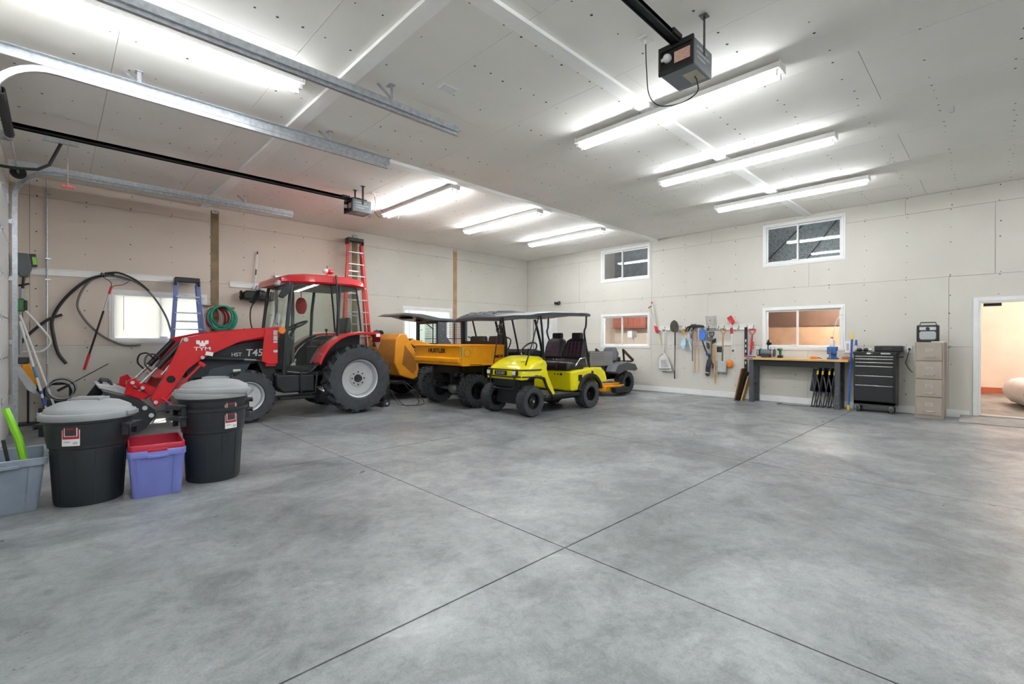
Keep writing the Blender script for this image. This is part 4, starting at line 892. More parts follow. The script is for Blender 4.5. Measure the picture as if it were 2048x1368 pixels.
# ------------------------------------------------------------------ skid steer behind it
M_SKIDY = mat('skid_ochre', '#d08a22', .42, var=.08, coat=.15)
M_SKIDG = mat('cab_steel_grey', '#50555c', .45, .2, var=.1)
def build_skid():
    t = thing('skid_steer', 'ochre skid steer loader with grey mesh cab, rear hatch raised', 'loader', (6.0, 9.9, 0))
    P = lambda n, mb, m, par=t, **k: obj(n, mb, m, par, **k)
    wb = mat('wheel_black', '#1a1b1d', .35, .3)
    for s in (-1, 1):
        for x in (.28, 1.25): wheel('sk', 'tyre', t, (x, s * .58, .37), s > 0, .368, .27, .2, 'knob', 16, .03, .03, wb, M_CARTB, 6)
    side = [(-.66, 1.36), (-.55, 1.475), (-.40, 1.475), (-.10, .96), (-.07, .70), (-.11, .50), (-.22, .45), (-.56, .56), (-.70, .85)]
    P('engine_body', MB().prism(side, 'xz', -.75, .50), M_SKIDY, bevel=.02)
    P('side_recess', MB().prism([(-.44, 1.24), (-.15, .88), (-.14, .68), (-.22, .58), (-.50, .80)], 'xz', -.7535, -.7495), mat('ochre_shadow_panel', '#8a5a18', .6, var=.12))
    P('rear_recess', MB().add([(-.672, .08, 1.12), (-.672, .34, 1.12), (-.6715, .22, 1.33)], [(0, 1, 2)]).add([(-.674, .08, 1.12), (-.674, .34, 1.12), (-.6735, .22, 1.33)], [(0, 2, 1)]), M_CARTB)
    P('rear_reflector', MB().prism([(.02, 1.12), (.18, 1.34), (-.16, 1.34)], 'yz', -.68, -.674), mat('reflector_pale', '#d8d2c6', .4))
    P('muffler', MB().cyl((-.5, .2, 1.5), (-.5, .48, 1.5), .07, n=14).tube([(-.5, .4, 1.5), (-.45, .5, 1.56), (-.4, .5, 1.5)], .03, 8), M_CARTB)
    P('bumper', MB().prism([(-.78, .44), (-.1, .46), (.1, .42), (-.05, .36), (-.6, .36)], 'xz', -.70, .46), M_CARTB, bevel=.02)
    P('chain_case', MB().box(-.1, 1.7, -.42, .42, .28, .85), M_CARTB, bevel=.02)
    for s in (-1, 1): P('lift_arm', MB().prism([(-.30, 1.28), (-.2, 1.36), (1.5, .96), (1.75, .5), (1.65, .42), (1.35, .8), (.1, 1.0)], 'xz', s * .68 - .06, s * .68 + .06), M_SKIDY, bevel=.01)
    P('bucket', MB().prism([(1.6, .65), (1.7, .68), (1.75, .1), (2.3, .04), (2.3, .02), (1.66, .02)], 'xz', -.85, .85), M_CARTB, bevel=.01)
    # cab
    y0, y1 = -.52, .40
    P('cab_base', MB().box(-.02, 1.5, y0, y1, .85, 1.12), M_SKIDG, bevel=.01)
    P('cab_rear_frame', MB().box(.60, .66, y0, y0 + .07, 1.2, 1.82).box(.60, .66, y1 - .07, y1, 1.2, 1.82).box(.60, .66, y0, y1, 1.74, 1.82).box(.60, .66, y0, y1, 1.2, 1.27), M_SKIDG, bevel=.008)
    P('rear_window', MB().box(.62, .626, y0 + .07, y1 - .07, 1.27, 1.74), M_TGLASS)
    for s, y in ((-1, y0), (1, y1)):
        P('cab_side_plate', (MB().prism([(.60, 1.2), (.60, 1.84), (.86, 1.84), (.86, 1.42), (1.05, 1.2)], 'xz', y - .02, y + .02) if s < 0 else MB().bar((.63, y, 1.2), (.63, y, 1.8), .05, .05)).prism([(.6, 1.78), (1.5, 1.78), (1.5, 1.84), (.6, 1.84)], 'xz', y - .02, y + .02).bar((1.47, y, 1.2), (1.47, y, 1.8), .05, .05), M_SKIDG)
        ms = MB()
        for k in range(14): ms.cyl((.86 + k * .045, y, 1.2), (.86 + k * .045, y, 1.8), .004, n=4)
        for k in range(14): ms.cyl((.86, y, 1.21 + k * .044), (1.46, y, 1.21 + k * .044), .004, n=4)
        g = P('side_mesh', ms, M_CARTB); g['kind'] = 'stuff'
        P('mesh_bar', MB().bar((1.1, y, 1.2), (1.1, y, 1.8), .02, .02).bar((.86, y, 1.38), (1.46, y, 1.38), .02, .02), M_CARTB)
        for (x, z) in ((.68, 1.75), (.74, 1.6), (.68, 1.45), (.74, 1.32), (.66, 1.26), (.95, 1.81), (1.15, 1.81), (1.35, 1.81)):
            P('bolt', MB().cyl((x, y - .028, z), (x, y + .028, z), .012, n=8), M_CHROME)
    P('roof', MB().prism([(-.46, 1.905), (-.3, 1.96), (.15, 1.95), (.65, 1.875), (1.5, 1.85), (1.5, 1.81), (.6, 1.80), (.3, 1.82), (-.1, 1.9)], 'xz', y0 - .04, y1 + .06), M_SKIDG, bevel=.012)
    P('hatch_vent', MB().ball((.0, -.1, 1.86), (.16, .22, .035)).ball((.3, -.2, 1.80), (.1, .16, .03)), M_CARTB)
    P('hatch_stay', MB().cyl((.55, y0 + .1, 1.6), (.2, y0 + .1, 1.84), .012, n=6), M_CHROME)
    P('mirror', MB().box(.42, .44, y1 - .1, y1 + .1, 1.2, 1.38).cyl((.43, y1, 1.1), (.43, y1, 1.2), .01, n=6), M_SKIDG)
build_skid()

# ------------------------------------------------------------------ zero turn mower
def build_mower():
    t = thing('lawn_mower', 'ride on mower with an orange deck and folded roll bar behind the golf cart', 'lawn mower', (10.45, 7.12, 0))
    P = lambda n, mb, m, par=t, **k: obj(n, mb, m, par, **k)
    wb = mat('wheel_black', '#1a1b1d', .35, .3)
    for s in (-1, 1):
        wheel('mr', 'rear_tyre', t, (0, s * .47, .277), s > 0, .275, .26, .14, 'knob', 22, .018, -.02, wb, M_CARTB, 5)
        wheel('mf', 'caster_tyre', t, (-1.42, s * .40, .142), s > 0, .14, .13, .07, 'turf', 20, .005, .0, wb, M_CARTB, 4)
        P('caster_fork', MB().box(-1.47, -1.37, s * .40 - .09, s * .40 + .09, .29, .32).bar((-1.42, s * .40 - .085, .14), (-1.42, s * .40 - .085, .3), .04, .012).bar((-1.42, s * .40 + .085, .14), (-1.42, s * .40 + .085, .3), .04, .012).cyl((-1.42, s * .4, .3), (-1.42, s * .4, .42), .03, n=10), M_CARTB)
        P('fender', MB().prism([(-.62, .56), (-.5, .74), (-.1, .80), (.3, .74), (.42, .60), (.3, .56), (-.1, .60), (-.45, .50)], 'xz', s * .47 - .15, s * .47 + .15), M_SKIDG, bevel=.02)
        P('steering_lever', MB().tube(spline([(-.62, s * .3, .5), (-.7, s * .33, .85), (-.62, s * .3, 1.02), (-.6, s * .1, 1.03)], 4), .014, 6), M_CARTB)
        P('roll_bar', MB().tube([(.12, s * .42, .5), (.05, s * .42, 1.0), (.02, s * .42, 1.12)], .026, 8).bar((.02, s * .42, 1.10), (.5, s * .42, .82), .05, .05), M_CARTB)
    P('roll_bar_top', MB().tube([(.5, -.42, .82), (.56, -.36, .79), (.58, 0, .78), (.56, .36, .79), (.5, .42, .82)], .026, 8), M_CARTB)
    P('frame', MB().box(-1.5, .45, -.30, -.24, .36, .44).box(-1.5, .45, .24, .30, .36, .44).box(-1.5, -1.42, -.44, .44, .38, .46).box(-.6, .4, -.3, .3, .36, .6), M_CARTB, bevel=.01)
    P('foot_plate', MB().prism([(-1.5, .50), (-.6, .46), (-.6, .42), (-1.5, .45)], 'xz', -.32, .32), M_CARTB)
    deck = [(-1.18, -.35), (-1.02, -.62), (-.5, -.66), (-.2, -.60), (-.12, -.3), (-.12, .3), (-.2, .6), (-.5, .66), (-1.02, .62), (-1.18, .35)]
    P('mower_deck', MB().prism(deck, 'xy', .12, .25).prism([(x * .92 - .05, y * .85) for x, y in deck], 'xy', .25, .29), M_UTVY, bevel=.015)
    for yy in (-.38, 0, .38): P('spindle_cover', MB().cyl((-.65, yy, .29), (-.65, yy, .325), .12, n=18), mat('spindle_grey', '#77797b', .5, .3))
    P('discharge_chute', MB().prism([(-.85, .08), (-.35, .08), (-.3, .2), (-.9, .22)], 'xz', -.80, -.665), M_CARTB, bevel=.01)
    P('deck_label', MB().box(-.42, -.28, -.668, -.662, .15, .22), M_CARTB)
    P('engine_cover', MB().box(.08, .46, -.30, .30, .5, .78), M_UTVY, bevel=.03)
    P('engine', MB().box(.05, .5, -.24, .24, .44, .7).cyl((.27, 0, .75), (.27, 0, .9), .16, n=18), M_CARTB, bevel=.01)
    P('seat', rbox(MB(), -.45, .0, -.26, .26, .70, .84, .06), M_VINYL)
    P('seat_back', MB().loft([[(-.04, -.25, .8), (.06, -.25, .8), (.06, .25, .8), (-.04, .25, .8)], [(.02, -.25, 1.0), (.11, -.25, 1.0), (.11, .25, 1.0), (.02, .25, 1.0)], [(.06, -.16, 1.16), (.12, -.16, 1.16), (.12, .16, 1.16), (.06, .16, 1.16)]]), M_SKIDG, bevel=.03, seg=3)
build_mower()

# ------------------------------------------------------------------ charger and cable by the tractor
t = thing('battery_charger', 'black wheeled battery charger behind the tractor tyre', 'charger', (4.76, 8.66, 0))
obj('case', MB().box(-.07, .09, -.12, .12, .10, .62), M_BLACK, t, bevel=.015)
obj('charger_handle', MB().tube([(.05, -.1, .6), (.1, -.1, .86), (.1, .1, .86), (.05, .1, .6)], .012, 6), M_BLACK, t)
for s in (-1, 1):
    wl = obj('charger_wheel', MB().cyl((.0, s * .13, .07), (.0, s * .165, .07), .07, n=18), M_RUB, t); obj('hub', MB().cyl((.0, s * .166, .07), (.0, s * .170, .07), .025, n=12), M_SILVER, wl)
obj('foot', MB().box(-.10, -.06, -.1, .1, .0, .11), M_BLACK, t)
t = thing('charging_cable', 'thin black cable looping from the charger across the floor', 'cable', (4.76, 8.66, 0))
obj('lead', MB().tube(spline([(.095, -.08, .36), (.16, -.12, .2), (.26, -.2, .03), (.45, -.32, .010), (.62, -.3, .010), (.70, -.2, .1), (.66, .1, .30), (.62, .32, .46)], 6), .007, 6), M_BLACK, t)
obj('lead', MB().tube(spline([(.095, -.10, .34), (.2, -.2, .15), (.34, -.3, .012), (.6, -.42, .008), (.74, -.36, .06), (.74, .0, .28), (.66, .3, .46)], 6), .007, 6), M_BLACK, t)
# ================================================================== BINS AND TOTES
M_BIN = mat('bin_charcoal', '#262b2f', .48, var=.08, scale=4)
M_LID = mat('lid_grey', '#8b8f92', .5, var=.04)
M_LABR = mat('label_red', '#b51f33', .5, col2='#8d1426', scale=40)
M_LABK = mat('label_dark', '#3a3336', .5)
M_PRINT = mat('label_print', '#8b8b90', .6, col2='#d8d8da', scale=120)
def label_part(parent, ang, r, z0, h=.16, w_=.115):
    """curved paper label with red shield, facing out at angle ang"""
    def patch(a0, a1, za, zb, rr, m, name):
        mb = MB(); n = 8; v = []
        for i in range(n + 1):
            a = ang + (a0 + (a1 - a0) * i / n) / r
            for z in (za, zb): v.append((rr * math.cos(a), rr * math.sin(a), z))
        mb.add(v, [(2 * i, 2 * i + 2, 2 * i + 3, 2 * i + 1) for i in range(n)])
        return obj(name, mb, m, parent if name == 'label' else lb)
    lb = None
    lb = patch(-w_ / 2, w_ / 2, z0, z0 + h, r + .0012, M_WHITE, 'label')
    patch(-w_ * .46, w_ * .46, z0 + h * .34, z0 + h * .97, r + .0018, M_LABR, 'red_field')
    patch(-w_ * .37, w_ * .37, z0 + h * .47, z0 + h * .93, r + .0024, M_WHITE, 'shield_border')
    patch(-w_ * .32, w_ * .32, z0 + h * .50, z0 + h * .90, r + .003, M_LABK, 'shield')
    patch(-w_ * .2, w_ * .2, z0 + h * .80, z0 + h * .87, r + .0036, M_LABR, 'shield_bar')
    patch(-w_ * .4, w_ * .0, z0 + h * .17, z0 + h * .23, r + .0018, M_PRINT, 'print')
    patch(w_ * .12, w_ * .4, z0 + h * .07, z0 + h * .2, r + .0018, M_PRINT, 'print')
def can_body(t, z=0, lab=None, ha=.35):
    n = 48
    prof = [(.215, .0), (.222, .012), (.246, .46), (.258, .468), (.262, .50), (.266, .508), (.281, .665), (.292, .67), (.293, .70), (.286, .70), (.278, .668), (.256, .5), (.24, .46), (.214, .02), (.0, .02)]
    b = obj('body', MB().lathe(prof, n), M_BIN, t, loc=(0, 0, z))
    for k in range(12):       # moulded vertical ribs and panels
        a = 2 * math.pi * k / 12 + .12
        q = MB().bar((.2225 * math.cos(a), .2225 * math.sin(a), .03), (.2455 * math.cos(a), .2455 * math.sin(a), .44), .006, .006, up=(math.cos(a), math.sin(a), 0))
        obj('rib', q, M_BIN, b)
    for s in (0, math.pi):
        a = s + ha; ca, sa = math.cos(a), math.sin(a)
        M_ = Matrix.Rotation(a, 4, 'Z')
        obj('handle', MB().box(.285, .36, -.085, .085, .62, .645, M_).box(.283, .33, -.07, -.055, .54, .63, M_).box(.283, .33, .055, .07, .54, .63, M_).box(.345, .36, -.085, .085, .60, .63, M_), M_BIN, b, bevel=.006)
    if lab is not None: label_part(b, lab, .276, .50)
    return b
def lid(t, z, tilt=(0, 0, 0), name='lid'):
    prof = [(.300, .0), (.312, .0), (.316, .035), (.308, .05), (.285, .055), (.275, .085), (.262, .095), (.20, .128), (.11, .146), (.0, .152)]
    l = obj(name, MB().lathe(prof, 48), M_LID, t, loc=(0, 0, z), rot=tilt)
    for a in (-.55, 2.6):
        M_ = Matrix.Rotation(a, 4, 'Z'); obj('lid_clip', MB().box(.29, .327, -.075, .075, .012, .05, M_), M_LID, l, bevel=.006)
    M_ = Matrix.Rotation(-.5, 4, 'Z')
    obj('lid_grip', MB().prism([(-.11, -.075), (.11, -.075), (.11, .075), (-.11, .075)], 'xy', .10, .163, M_).box(-.085, .085, -.05, .05, .163, .169, M_), M_LID, l, bevel=.012)
    return l
t = thing('trash_can', 'dark round trash can with grey lid, standing left of the purple bin', 'trash can', (.205, 5.32, 0), group='dark round trash cans')
can_body(t, 0, R(-116), -.62); lid(t, .692)
t = thing('trash_can', 'lower dark trash can of the nested pair right of the purple bin', 'trash can', (1.105, 5.33, 0), group='dark round trash cans')
can_body(t, 0, R(-70))
t = thing('trash_can', 'upper dark trash can nested inside another, with grey lid', 'trash can', (1.105, 5.33, .1), group='dark round trash cans')
can_body(t, 0, R(-70)); lid(t, .692)
t = thing('bin_lid', 'loose grey lid lying tilted on top of the nested trash cans', 'lid', (1.12, 5.325, .845), rot=(0, 0, 0))
lid(t, -.03, (-3, 3, 20))

def tub(parent, L, W, H, taper, rimw, m, ribs=True, name='shell'):
    """tapered rectangular tub with rolled rim and corner ribs, open top, walls with thickness"""
    def rect(l, w_, z, r):
        pts = []
        for sx, sy, a in ((1, 1, 0), (-1, 1, 90), (-1, -1, 180), (1, -1, 270)):
            for k in range(4): pts.append((sx * (l / 2 - r) + r * math.cos(R(a + 30 * k)), sy * (w_ / 2 - r) + r * math.sin(R(a + 30 * k)), z))
        return pts
    lb, wb_ = L * taper, W * taper; th = .006
    rings = [rect(lb, wb_, 0, .03), rect(L * .985, W * .985, H * .86, .035), rect(L + rimw, W + rimw, H * .862, .04), rect(L + rimw * 1.2, W + rimw * 1.2, H * .985, .04), rect(L + rimw * .6, W + rimw * .6, H, .04), rect(L - .012, W - .012, H * .99, .03), rect(L * .97, W * .97, H * .85, .03), rect(lb - 2 * th, wb_ - 2 * th, .02, .025)]
    mb = MB(); mb.loft(rings)
    s = obj(name, mb, m, parent)
    if ribs:
        for sx in (-1, 1):
            for sy in (-1, 1):
                q = MB().loft([[(sx * lb * .30, sy * wb_ / 2, .01), (sx * lb * .36, sy * wb_ / 2, .01), (sx * lb * .36, sy * (wb_ / 2 + .007), .01), (sx * lb * .30, sy * (wb_ / 2 + .007), .01)],
                               [(sx * L * .30, sy * W * .49, H * .86), (sx * L * .36, sy * W * .49, H * .86), (sx * L * .36, sy * (W * .49 + .012), H * .86), (sx * L * .30, sy * (W * .49 + .012), H * .86)]])
                obj('rib', q, m, s)
    obj('lip', MB().box(-L * .18, L * .18, -(W + rimw) / 2 - .012, -(W + rimw) / 2 + .004, H * .84, H * .90), m, s, bevel=.004)
    return s
M_PURP = mat('purple_plastic', '#6f79c0', .45, var=.06)
M_RUBY = mat('ruby_plastic', '#b11c3a', .4, var=.06)
t = thing('storage_bin', 'purple blue plastic bin between the two trash cans', 'storage bin', (.643, 5.25, 0), -4, group='nested plastic bins')
tub(t, .395, .53, .40, .86, .012, M_PURP)
t = thing('storage_bin', 'red plastic bin nested inside the purple one', 'storage bin', (.643, 5.25, .055), -4, group='nested plastic bins')
tub(t, .380, .515, .395, .85, .012, M_RUBY)
M_TOTE = mat('tote_grey_blue', '#7b8796', .5, var=.12, scale=5, col2='#8b97a6')
t = thing('storage_tote', 'open grey tote with long handles in it at the left edge', 'storage tote', (-.285, 5.50, 0), 1, group='grey totes')
tub(t, .44, .60, .42, .82, .03, M_TOTE)
t = thing('pruner', 'lime green pruner handle sticking out of the grey tote', 'garden tool', (-.16, 5.34, .02))
obj('shaft', MB().tube([(.03, -.04, .06), (-.02, -.02, .37)], .018, 8), M_GREYP, t)
obj('grip', MB().tube([(-.02, -.02, .37), (-.05, -.01, .55), (-.12, .03, .78)], [.024, .026, .022], 10), M_LIME, t)
t = thing('black_board', 'black flat handle leaning inside the grey tote', 'handle', (-.23, 5.32, .02))
obj('blade', MB().bar((.02, -.04, .04), (-.06, -.02, .55), .05, .02), M_BLACK, t, bevel=.004)

# ================================================================== LEFT WALL
YW = YA - .001
def rail(name, label, a, b, axis):
    """tool rail with ridged face; a,b = (u0,z) (u1,z) heights at the centre"""
    t = thing(name, label, 'tool rail', (0, 0, 0), group='wall tool rails')
    (u0, z0), (u1, z1) = a, b
    def bx(d0, d1, za, zb, m, n):
        mb = MB()
        if axis == 'A': mb.prism([(u0, z0 + za), (u1, z1 + za), (u1, z1 + zb), (u0, z0 + zb)], 'xz', YW - d1, YW - d0)
        else: mb.prism([(u0, z0 + za), (u1, z1 + za), (u1, z1 + zb), (u0, z0 + zb)], 'yz', XB - .001 - d1, XB - .001 - d0)
        obj(n, mb, m, t, bevel=.002)
    bx(0, .012, -.055, .055, M_WHITE, 'back_plate'); bx(.012, .022, .036, .055, M_WHITE, 'upper_ridge'); bx(.012, .022, -.055, -.03, M_WHITE, 'lower_ridge')
    return t
rail('tool_rail', 'long white tool rail above the left window', (-.44, 2.45), (1.80, 2.49), 'A')
rail('tool_rail', 'white tool rail behind the tractor roof', (2.57, 2.48), (4.35, 2.48), 'A')
def hose_thing(name, label, cat, pts, r, m, n=8, seg=6):
    t = thing(name, label, cat, pts[0]); p0 = Vector(pts[0])
    q = [Vector(p) - p0 for p in pts]
    obj('hose', MB().tube(spline(q, seg), r, n), m, t)
    return t, p0
M_HOSEB = mat('black_hose', '#24282a', .5)
M_HOSEG = mat('grey_hose', '#6b6b68', .45, .3)
yh = YW - .05
t, p0 = hose_thing('black_hose', 'thick black hose hanging in an arc on the left wall', 'hose', [(.13, yh, .93), (.03, yh, 1.12), (-.02, yh, 1.38), (-.04, yh, 1.66), (.07, yh, 1.95), (.24, yh, 2.2), (.42, yh, 2.38), (.6, yh, 2.46), (.75, yh, 2.49)], .024, M_HOSEB)
t, p0 = hose_thing('grey_pipe', 'long grey flexible pipe curving from the rail past the window', 'hose', [(1.12, yh, 1.25), (.98, yh, 1.235), (.83, yh, 1.26), (.62, yh, 1.38), (.46, yh, 1.54), (.33, yh, 1.74), (.27, yh, 1.93), (.32, yh, 2.16), (.42, yh, 2.34), (.56, yh, 2.44), (.76, yh, 2.475), (.98, yh - .02, 2.42), (1.19, yh - .02, 2.28), (1.36, yh - .02, 2.05), (1.5, yh - .02, 1.76), (1.57, yh - .02, 1.5), (1.585, yh - .02, 1.42)], .017, M_HOSEG)
t, p0 = hose_thing('dark_pipe', 'dark flexible pipe end resting over the rail hook', 'hose', [(.62, yh - .03, 2.5), (.80, yh - .03, 2.53), (.98, yh - .03, 2.46), (1.12, yh - .03, 2.36), (1.24, yh - .03, 2.24)], .016, M_HOSEB)
t, p0 = hose_thing('black_pipe', 'short black pipe piece slanting across the conduit', 'hose', [(-.40, yh - .07, 1.28), (-.33, yh - .07, 1.39), (-.22, yh - .06, 1.53), (-.08, yh - .06, 1.67), (.08, yh - .05, 1.755)], .022, M_HOSEB)
tag(obj('rail_hook', MB().tube([(0, 0, .05), (0, -.05, .05), (0, -.08, .0), (0, -.11, .02), (0, -.11, .06)], .006, 6).tube([(.05, 0, .05), (.05, -.05, .05), (.05, -.08, .0), (.05, -.11, .02), (.05, -.11, .06)], .006, 6), M_BLACK, loc=(.58, YW - .022, 2.45)), 'black double hook on the left rail holding the rake', 'hook')
# rake
t = thing('rake', 'red handled rake hanging head up beside the left window', 'rake', (.35, YW - .10, .82))
d = Vector((.36, 0, 1.45)); u = d.normalized()
obj('grip', MB().tube([(0, 0, 0), u * .28], .021, 10), M_REDP, t)
obj('shaft', MB().tube([u * .28, u * 1.05], .015, 8), M_BLACK, t)
obj('shaft_upper', MB().tube([u * 1.05, u * 1.36], .012, 8), M_SILVER, t)
obj('ferrule', MB().tube([u * 1.36, u * 1.5], .017, 8), M_REDP, t)
obj('bow', MB().tube(spline([u * 1.49, u * 1.56 + Vector((-.03, 0, .02)), (.24, 0, 1.62), (.22, 0, 1.68)], 5), .006, 6).tube(spline([u * 1.49, u * 1.52 + Vector((.05, 0, .0)), (.52, 0, 1.5), (.61, 0, 1.57)], 5), .006, 6).bar((.22, 0, 1.68), (.62, 0, 1.58), .012, .014), M_BLACK, t)
for k in range(13):
    x = .225 + k * .0325; obj('tine', MB().tube([(x, 0, 1.678 - k * .0082), (x + .015, -.015, 1.63 - k * .0082)], .004, 5), M_STEEL, t)
# step ladders
def ladder(label, cat_group, base, w0, w1, h, lean, m, steps, topm, spread):
    """A-frame ladder folded against the wall; front faces -y"""
    t = thing('step_ladder', label, 'ladder', base, group=cat_group)
    tp = lambda s, f, off=0: (s * (w0 + (w1 - w0) * f) / 2, lean * f + off, h * f)
    for s in (-1, 1):
        obj('front_rail', MB().bar(tp(s, 0), tp(s, 1), .03, .07, up=(1, 0, 0)), m, t, bevel=.004)
        obj('rear_rail', MB().bar(tp(s * .96, 0, spread), tp(s * .9, .97, .06), .028, .045, up=(1, 0, 0)), m, t, bevel=.004)
        obj('foot', MB().cbox((s * w0 / 2, 0, .02), (.05, .10, .04)), M_BLACK, t)
    for k in range(steps):
        f = (k + 1) / (steps + 1); w_ = (w0 + (w1 - w0) * f)
        st = obj('step', MB().box(-w_ / 2, w_ / 2, lean * f - .045, lean * f + .045, h * f - .012, h * f + .012), M_STEEL, t, bevel=.003)
        if k in (0, steps - 1):
            for s in (-1, 1): obj('brace', MB().bar((s * w_ * .3, lean * f - .03, h * f - .01), (s * w_ * .5, lean * f - .03, h * f - .13), .018, .004), M_STEEL, st)
    for k in range(max(2, steps // 2)):
        f = (k + .6) / (steps // 2 + .6); w_ = (w0 + (w1 - w0) * f); yy = spread + (lean + .06 - spread) * f
        obj('rear_bar', MB().bar((-w_ * .46, yy, h * .95 * f), (w_ * .46, yy, h * .95 * f), .02, .03), M_STEEL, t)
    obj('top_cap', MB().box(-w1 / 2 - .03, w1 / 2 + .03, lean - .07, lean + .12, h - .03, h + .055).box(-w1 / 2 - .035, -w1 / 2 + .0, lean - .075, lean + .1, h - .10, h).box(w1 / 2, w1 / 2 + .035, lean - .075, lean + .1, h - .10, h), topm, t, bevel=.012)
    return t
M_LADB = mat('ladder_blue', '#6474ac', .45, var=.06)
M_LADR = mat('ladder_red', '#d2352a', .42, var=.08)
ladder('blue step ladder leaning in front of the left window', 'step ladders', (1.80, 10.58, 0), .66, .335, 2.46, .16, M_LADB, 7, M_BLACK, .20)
ladder('tall red step ladder behind the tractor cab', 'step ladders', (5.16, 10.52, 0), .80, .33, 3.72, .22, M_LADR, 12, M_BLACK, .24)
# hose coils on their wooden holder
t = thing('hose_holder', 'rough wooden hose hanger on the post by the blue ladder', 'hose holder', (2.36, YW - .006, 2.0))
obj('board', MB().cbox((0, -.05, 0), (.56, .08, .035), (0, 3, 0)), M_BROWN, t, bevel=.004)
obj('strut', MB().cbox((-.05, -.03, -.1), (.10, .05, .22)), M_BROWN, t)
def coil(name, label, c, rx, rz, n, m, r, seed, yoff):
    t = thing(name, label, 'hose', c, group='coiled garden hoses'); rnd = random.Random(seed)
    for k in range(n):
        a0 = rnd.uniform(.74, 1.08); b0 = rnd.uniform(.80, 1.12); ox = rnd.uniform(-.03, .03); y = yoff - (k % 4) * r * 1.6
        pts = [(ox + rx * a0 * math.sin(2 * math.pi * i / 24), y + .004 * math.sin(i), -rz * b0 + rz * b0 * math.cos(2 * math.pi * i / 24)) for i in range(24)]
        obj('loop', MB().tube(pts, r, 6, True), m, t)
    return t
coil('green_hose', 'coil of green garden hose on the wooden hanger', (2.40, YW - .10, 2.02), .235, .245, 15, mat('hose_green', '#2f9a80', .4, var=.1), .0135, 4, -.03)
coil('red_hose', 'coil of red hose beneath the green one', (2.34, YW - .04, 1.985), .19, .25, 6, mat('hose_red', '#b9343c', .45, var=.1), .012, 9, .0)
coil('white_hose', 'pale pink hose loops at the left of the green coil', (2.25, YW - .055, 2.0), .17, .27, 3, mat('hose_pale', '#d3b5b0', .45, var=.1), .011, 12, .0)
# sweeper brush head and pole hanging on the second rail
t = thing('power_brush', 'black rotary brush attachment hanging on the rail behind the cab', 'brush', (3.05, YW - .12, 2.26))
obj('cover', MB().prism([(-.28, -.08), (-.28, .06), (-.22, .10), (.34, .10), (.36, -.04), (.3, -.10)], 'xz', -.11, .09), M_BLACK, t, bevel=.03, seg=3)
bs = MB(); rnd = random.Random(8)
for k in range(90):
    x = -.30 + rnd.uniform(0, .03); a = rnd.uniform(0, 6.28); bs.cyl((x, 0, 0), (x - .02, .10 * math.cos(a), .10 * math.sin(a)), .003, n=4)
b_ = obj('bristles', bs, M_BLACK, t); b_['kind'] = 'stuff'
obj('bracket', MB().tube([(-.02, 0, .1), (-.02, .02, .17)], .014, 6), M_STEEL, t)
t = thing('telescopic_pole', 'thin white pole standing up from the rail behind the cab', 'pole', (3.015, YW - .05, 2.43))
obj('pole', MB().tube([(0, 0, 0), (.03, 0, .3), (.06, 0, .72)], .010, 8), M_WHITE, t)
obj('collar', MB().tube([(.028, 0, .28), (.036, 0, .40)], .013, 8), M_DKGREY, t)
obj('tip', MB().tube([(.06, 0, .72), (.063, 0, .78)], .013, 8), M_BLACK, t)
obj('clip', MB().box(-.03, .03, -.02, .027, -.03, .03), M_STEEL, t)
t = thing('pruning_saw', 'grey bracket tool standing above the tractor roof', 'tool', (3.47, YW - .05, 2.5))
obj('body', MB().box(-.05, .04, -.02, .03, .0, .24).cyl((-.045, -.02, .24), (-.045, .03, .24), .02, n=10).cyl((.035, -.02, .24), (.035, .03, .24), .02, n=10), M_STEEL, t, bevel=.004)
t = thing('red_handle_tool', 'red handled tool end showing above the tractor roof', 'tool', (3.92, YW - .06, 2.5))
obj('handle', MB().bar((.02, 0, .0), (-.06, 0, .20), .05, .03, up=(0, 1, 0)), M_REDP, t, bevel=.008)
obj('hook_plate', MB().box(-.01, .05, .0, .037, -.03, .03), M_STEEL, t)

# ---- corner by the garage door
t = thing('string_trimmer', 'green and grey battery string trimmer hung head up in the corner', 'trimmer', (-.36, YA - .16, 1.55))
obj('motor_body', MB().loft([[(-.05, -.05, .78), (.05, -.05, .78), (.05, .05, .78), (-.05, .05, .78)], [(-.11, -.07, .95), (.09, -.07, .93), (.09, .07, .93), (-.11, .07, .95)], [(-.10, -.07, 1.16), (.06, -.07, 1.16), (.06, .07, 1.16), (-.10, .07, 1.16)]]), mat('trimmer_grey', '#5a5f62', .5), t, bevel=.025, seg=3)
obj('battery', MB().cbox((.10, 0, 1.06), (.09, .10, .2), (0, -6, 0)), M_BLACK, t, bevel=.01)
obj('battery_badge', MB().cbox((.12, -.052, 1.05), (.045, .006, .12), (0, -6, 0)), M_LIME, t)
obj('shaft', MB().tube([(0, 0, .8), (-.02, 0, .55), (-.03, 0, .3), (-.03, 0, .0)], .018, 8), M_BLACK, t)
obj('coupler', MB().tube([(-.02, 0, .60), (-.026, 0, .44)], .032, 10), M_GREYP, t)
obj('collar', MB().tube([(-.028, 0, .40), (-.03, 0, .33)], .032, 10), M_LIME, t)
obj('lever', MB().bar((-.06, -.02, .64), (.06, -.04, .68), .02, .03), M_BLACK, t)
obj('wall_hook', MB().tube([(0, 0, .7), (0, .13, .74)], .008, 6), M_STEEL, t)
t = thing('hedge_attachment', 'green power head tool below the trimmer in the corner', 'power tool', (-.40, YA - .20, 1.1))
obj('head', MB().cbox((.0, 0, .78), (.12, .11, .2)), M_GREEN, t, bevel=.03, seg=3)
obj('battery', MB().cbox((.06, -.02, .78), (.04, .09, .16)), M_BLACK, t, bevel=.01)
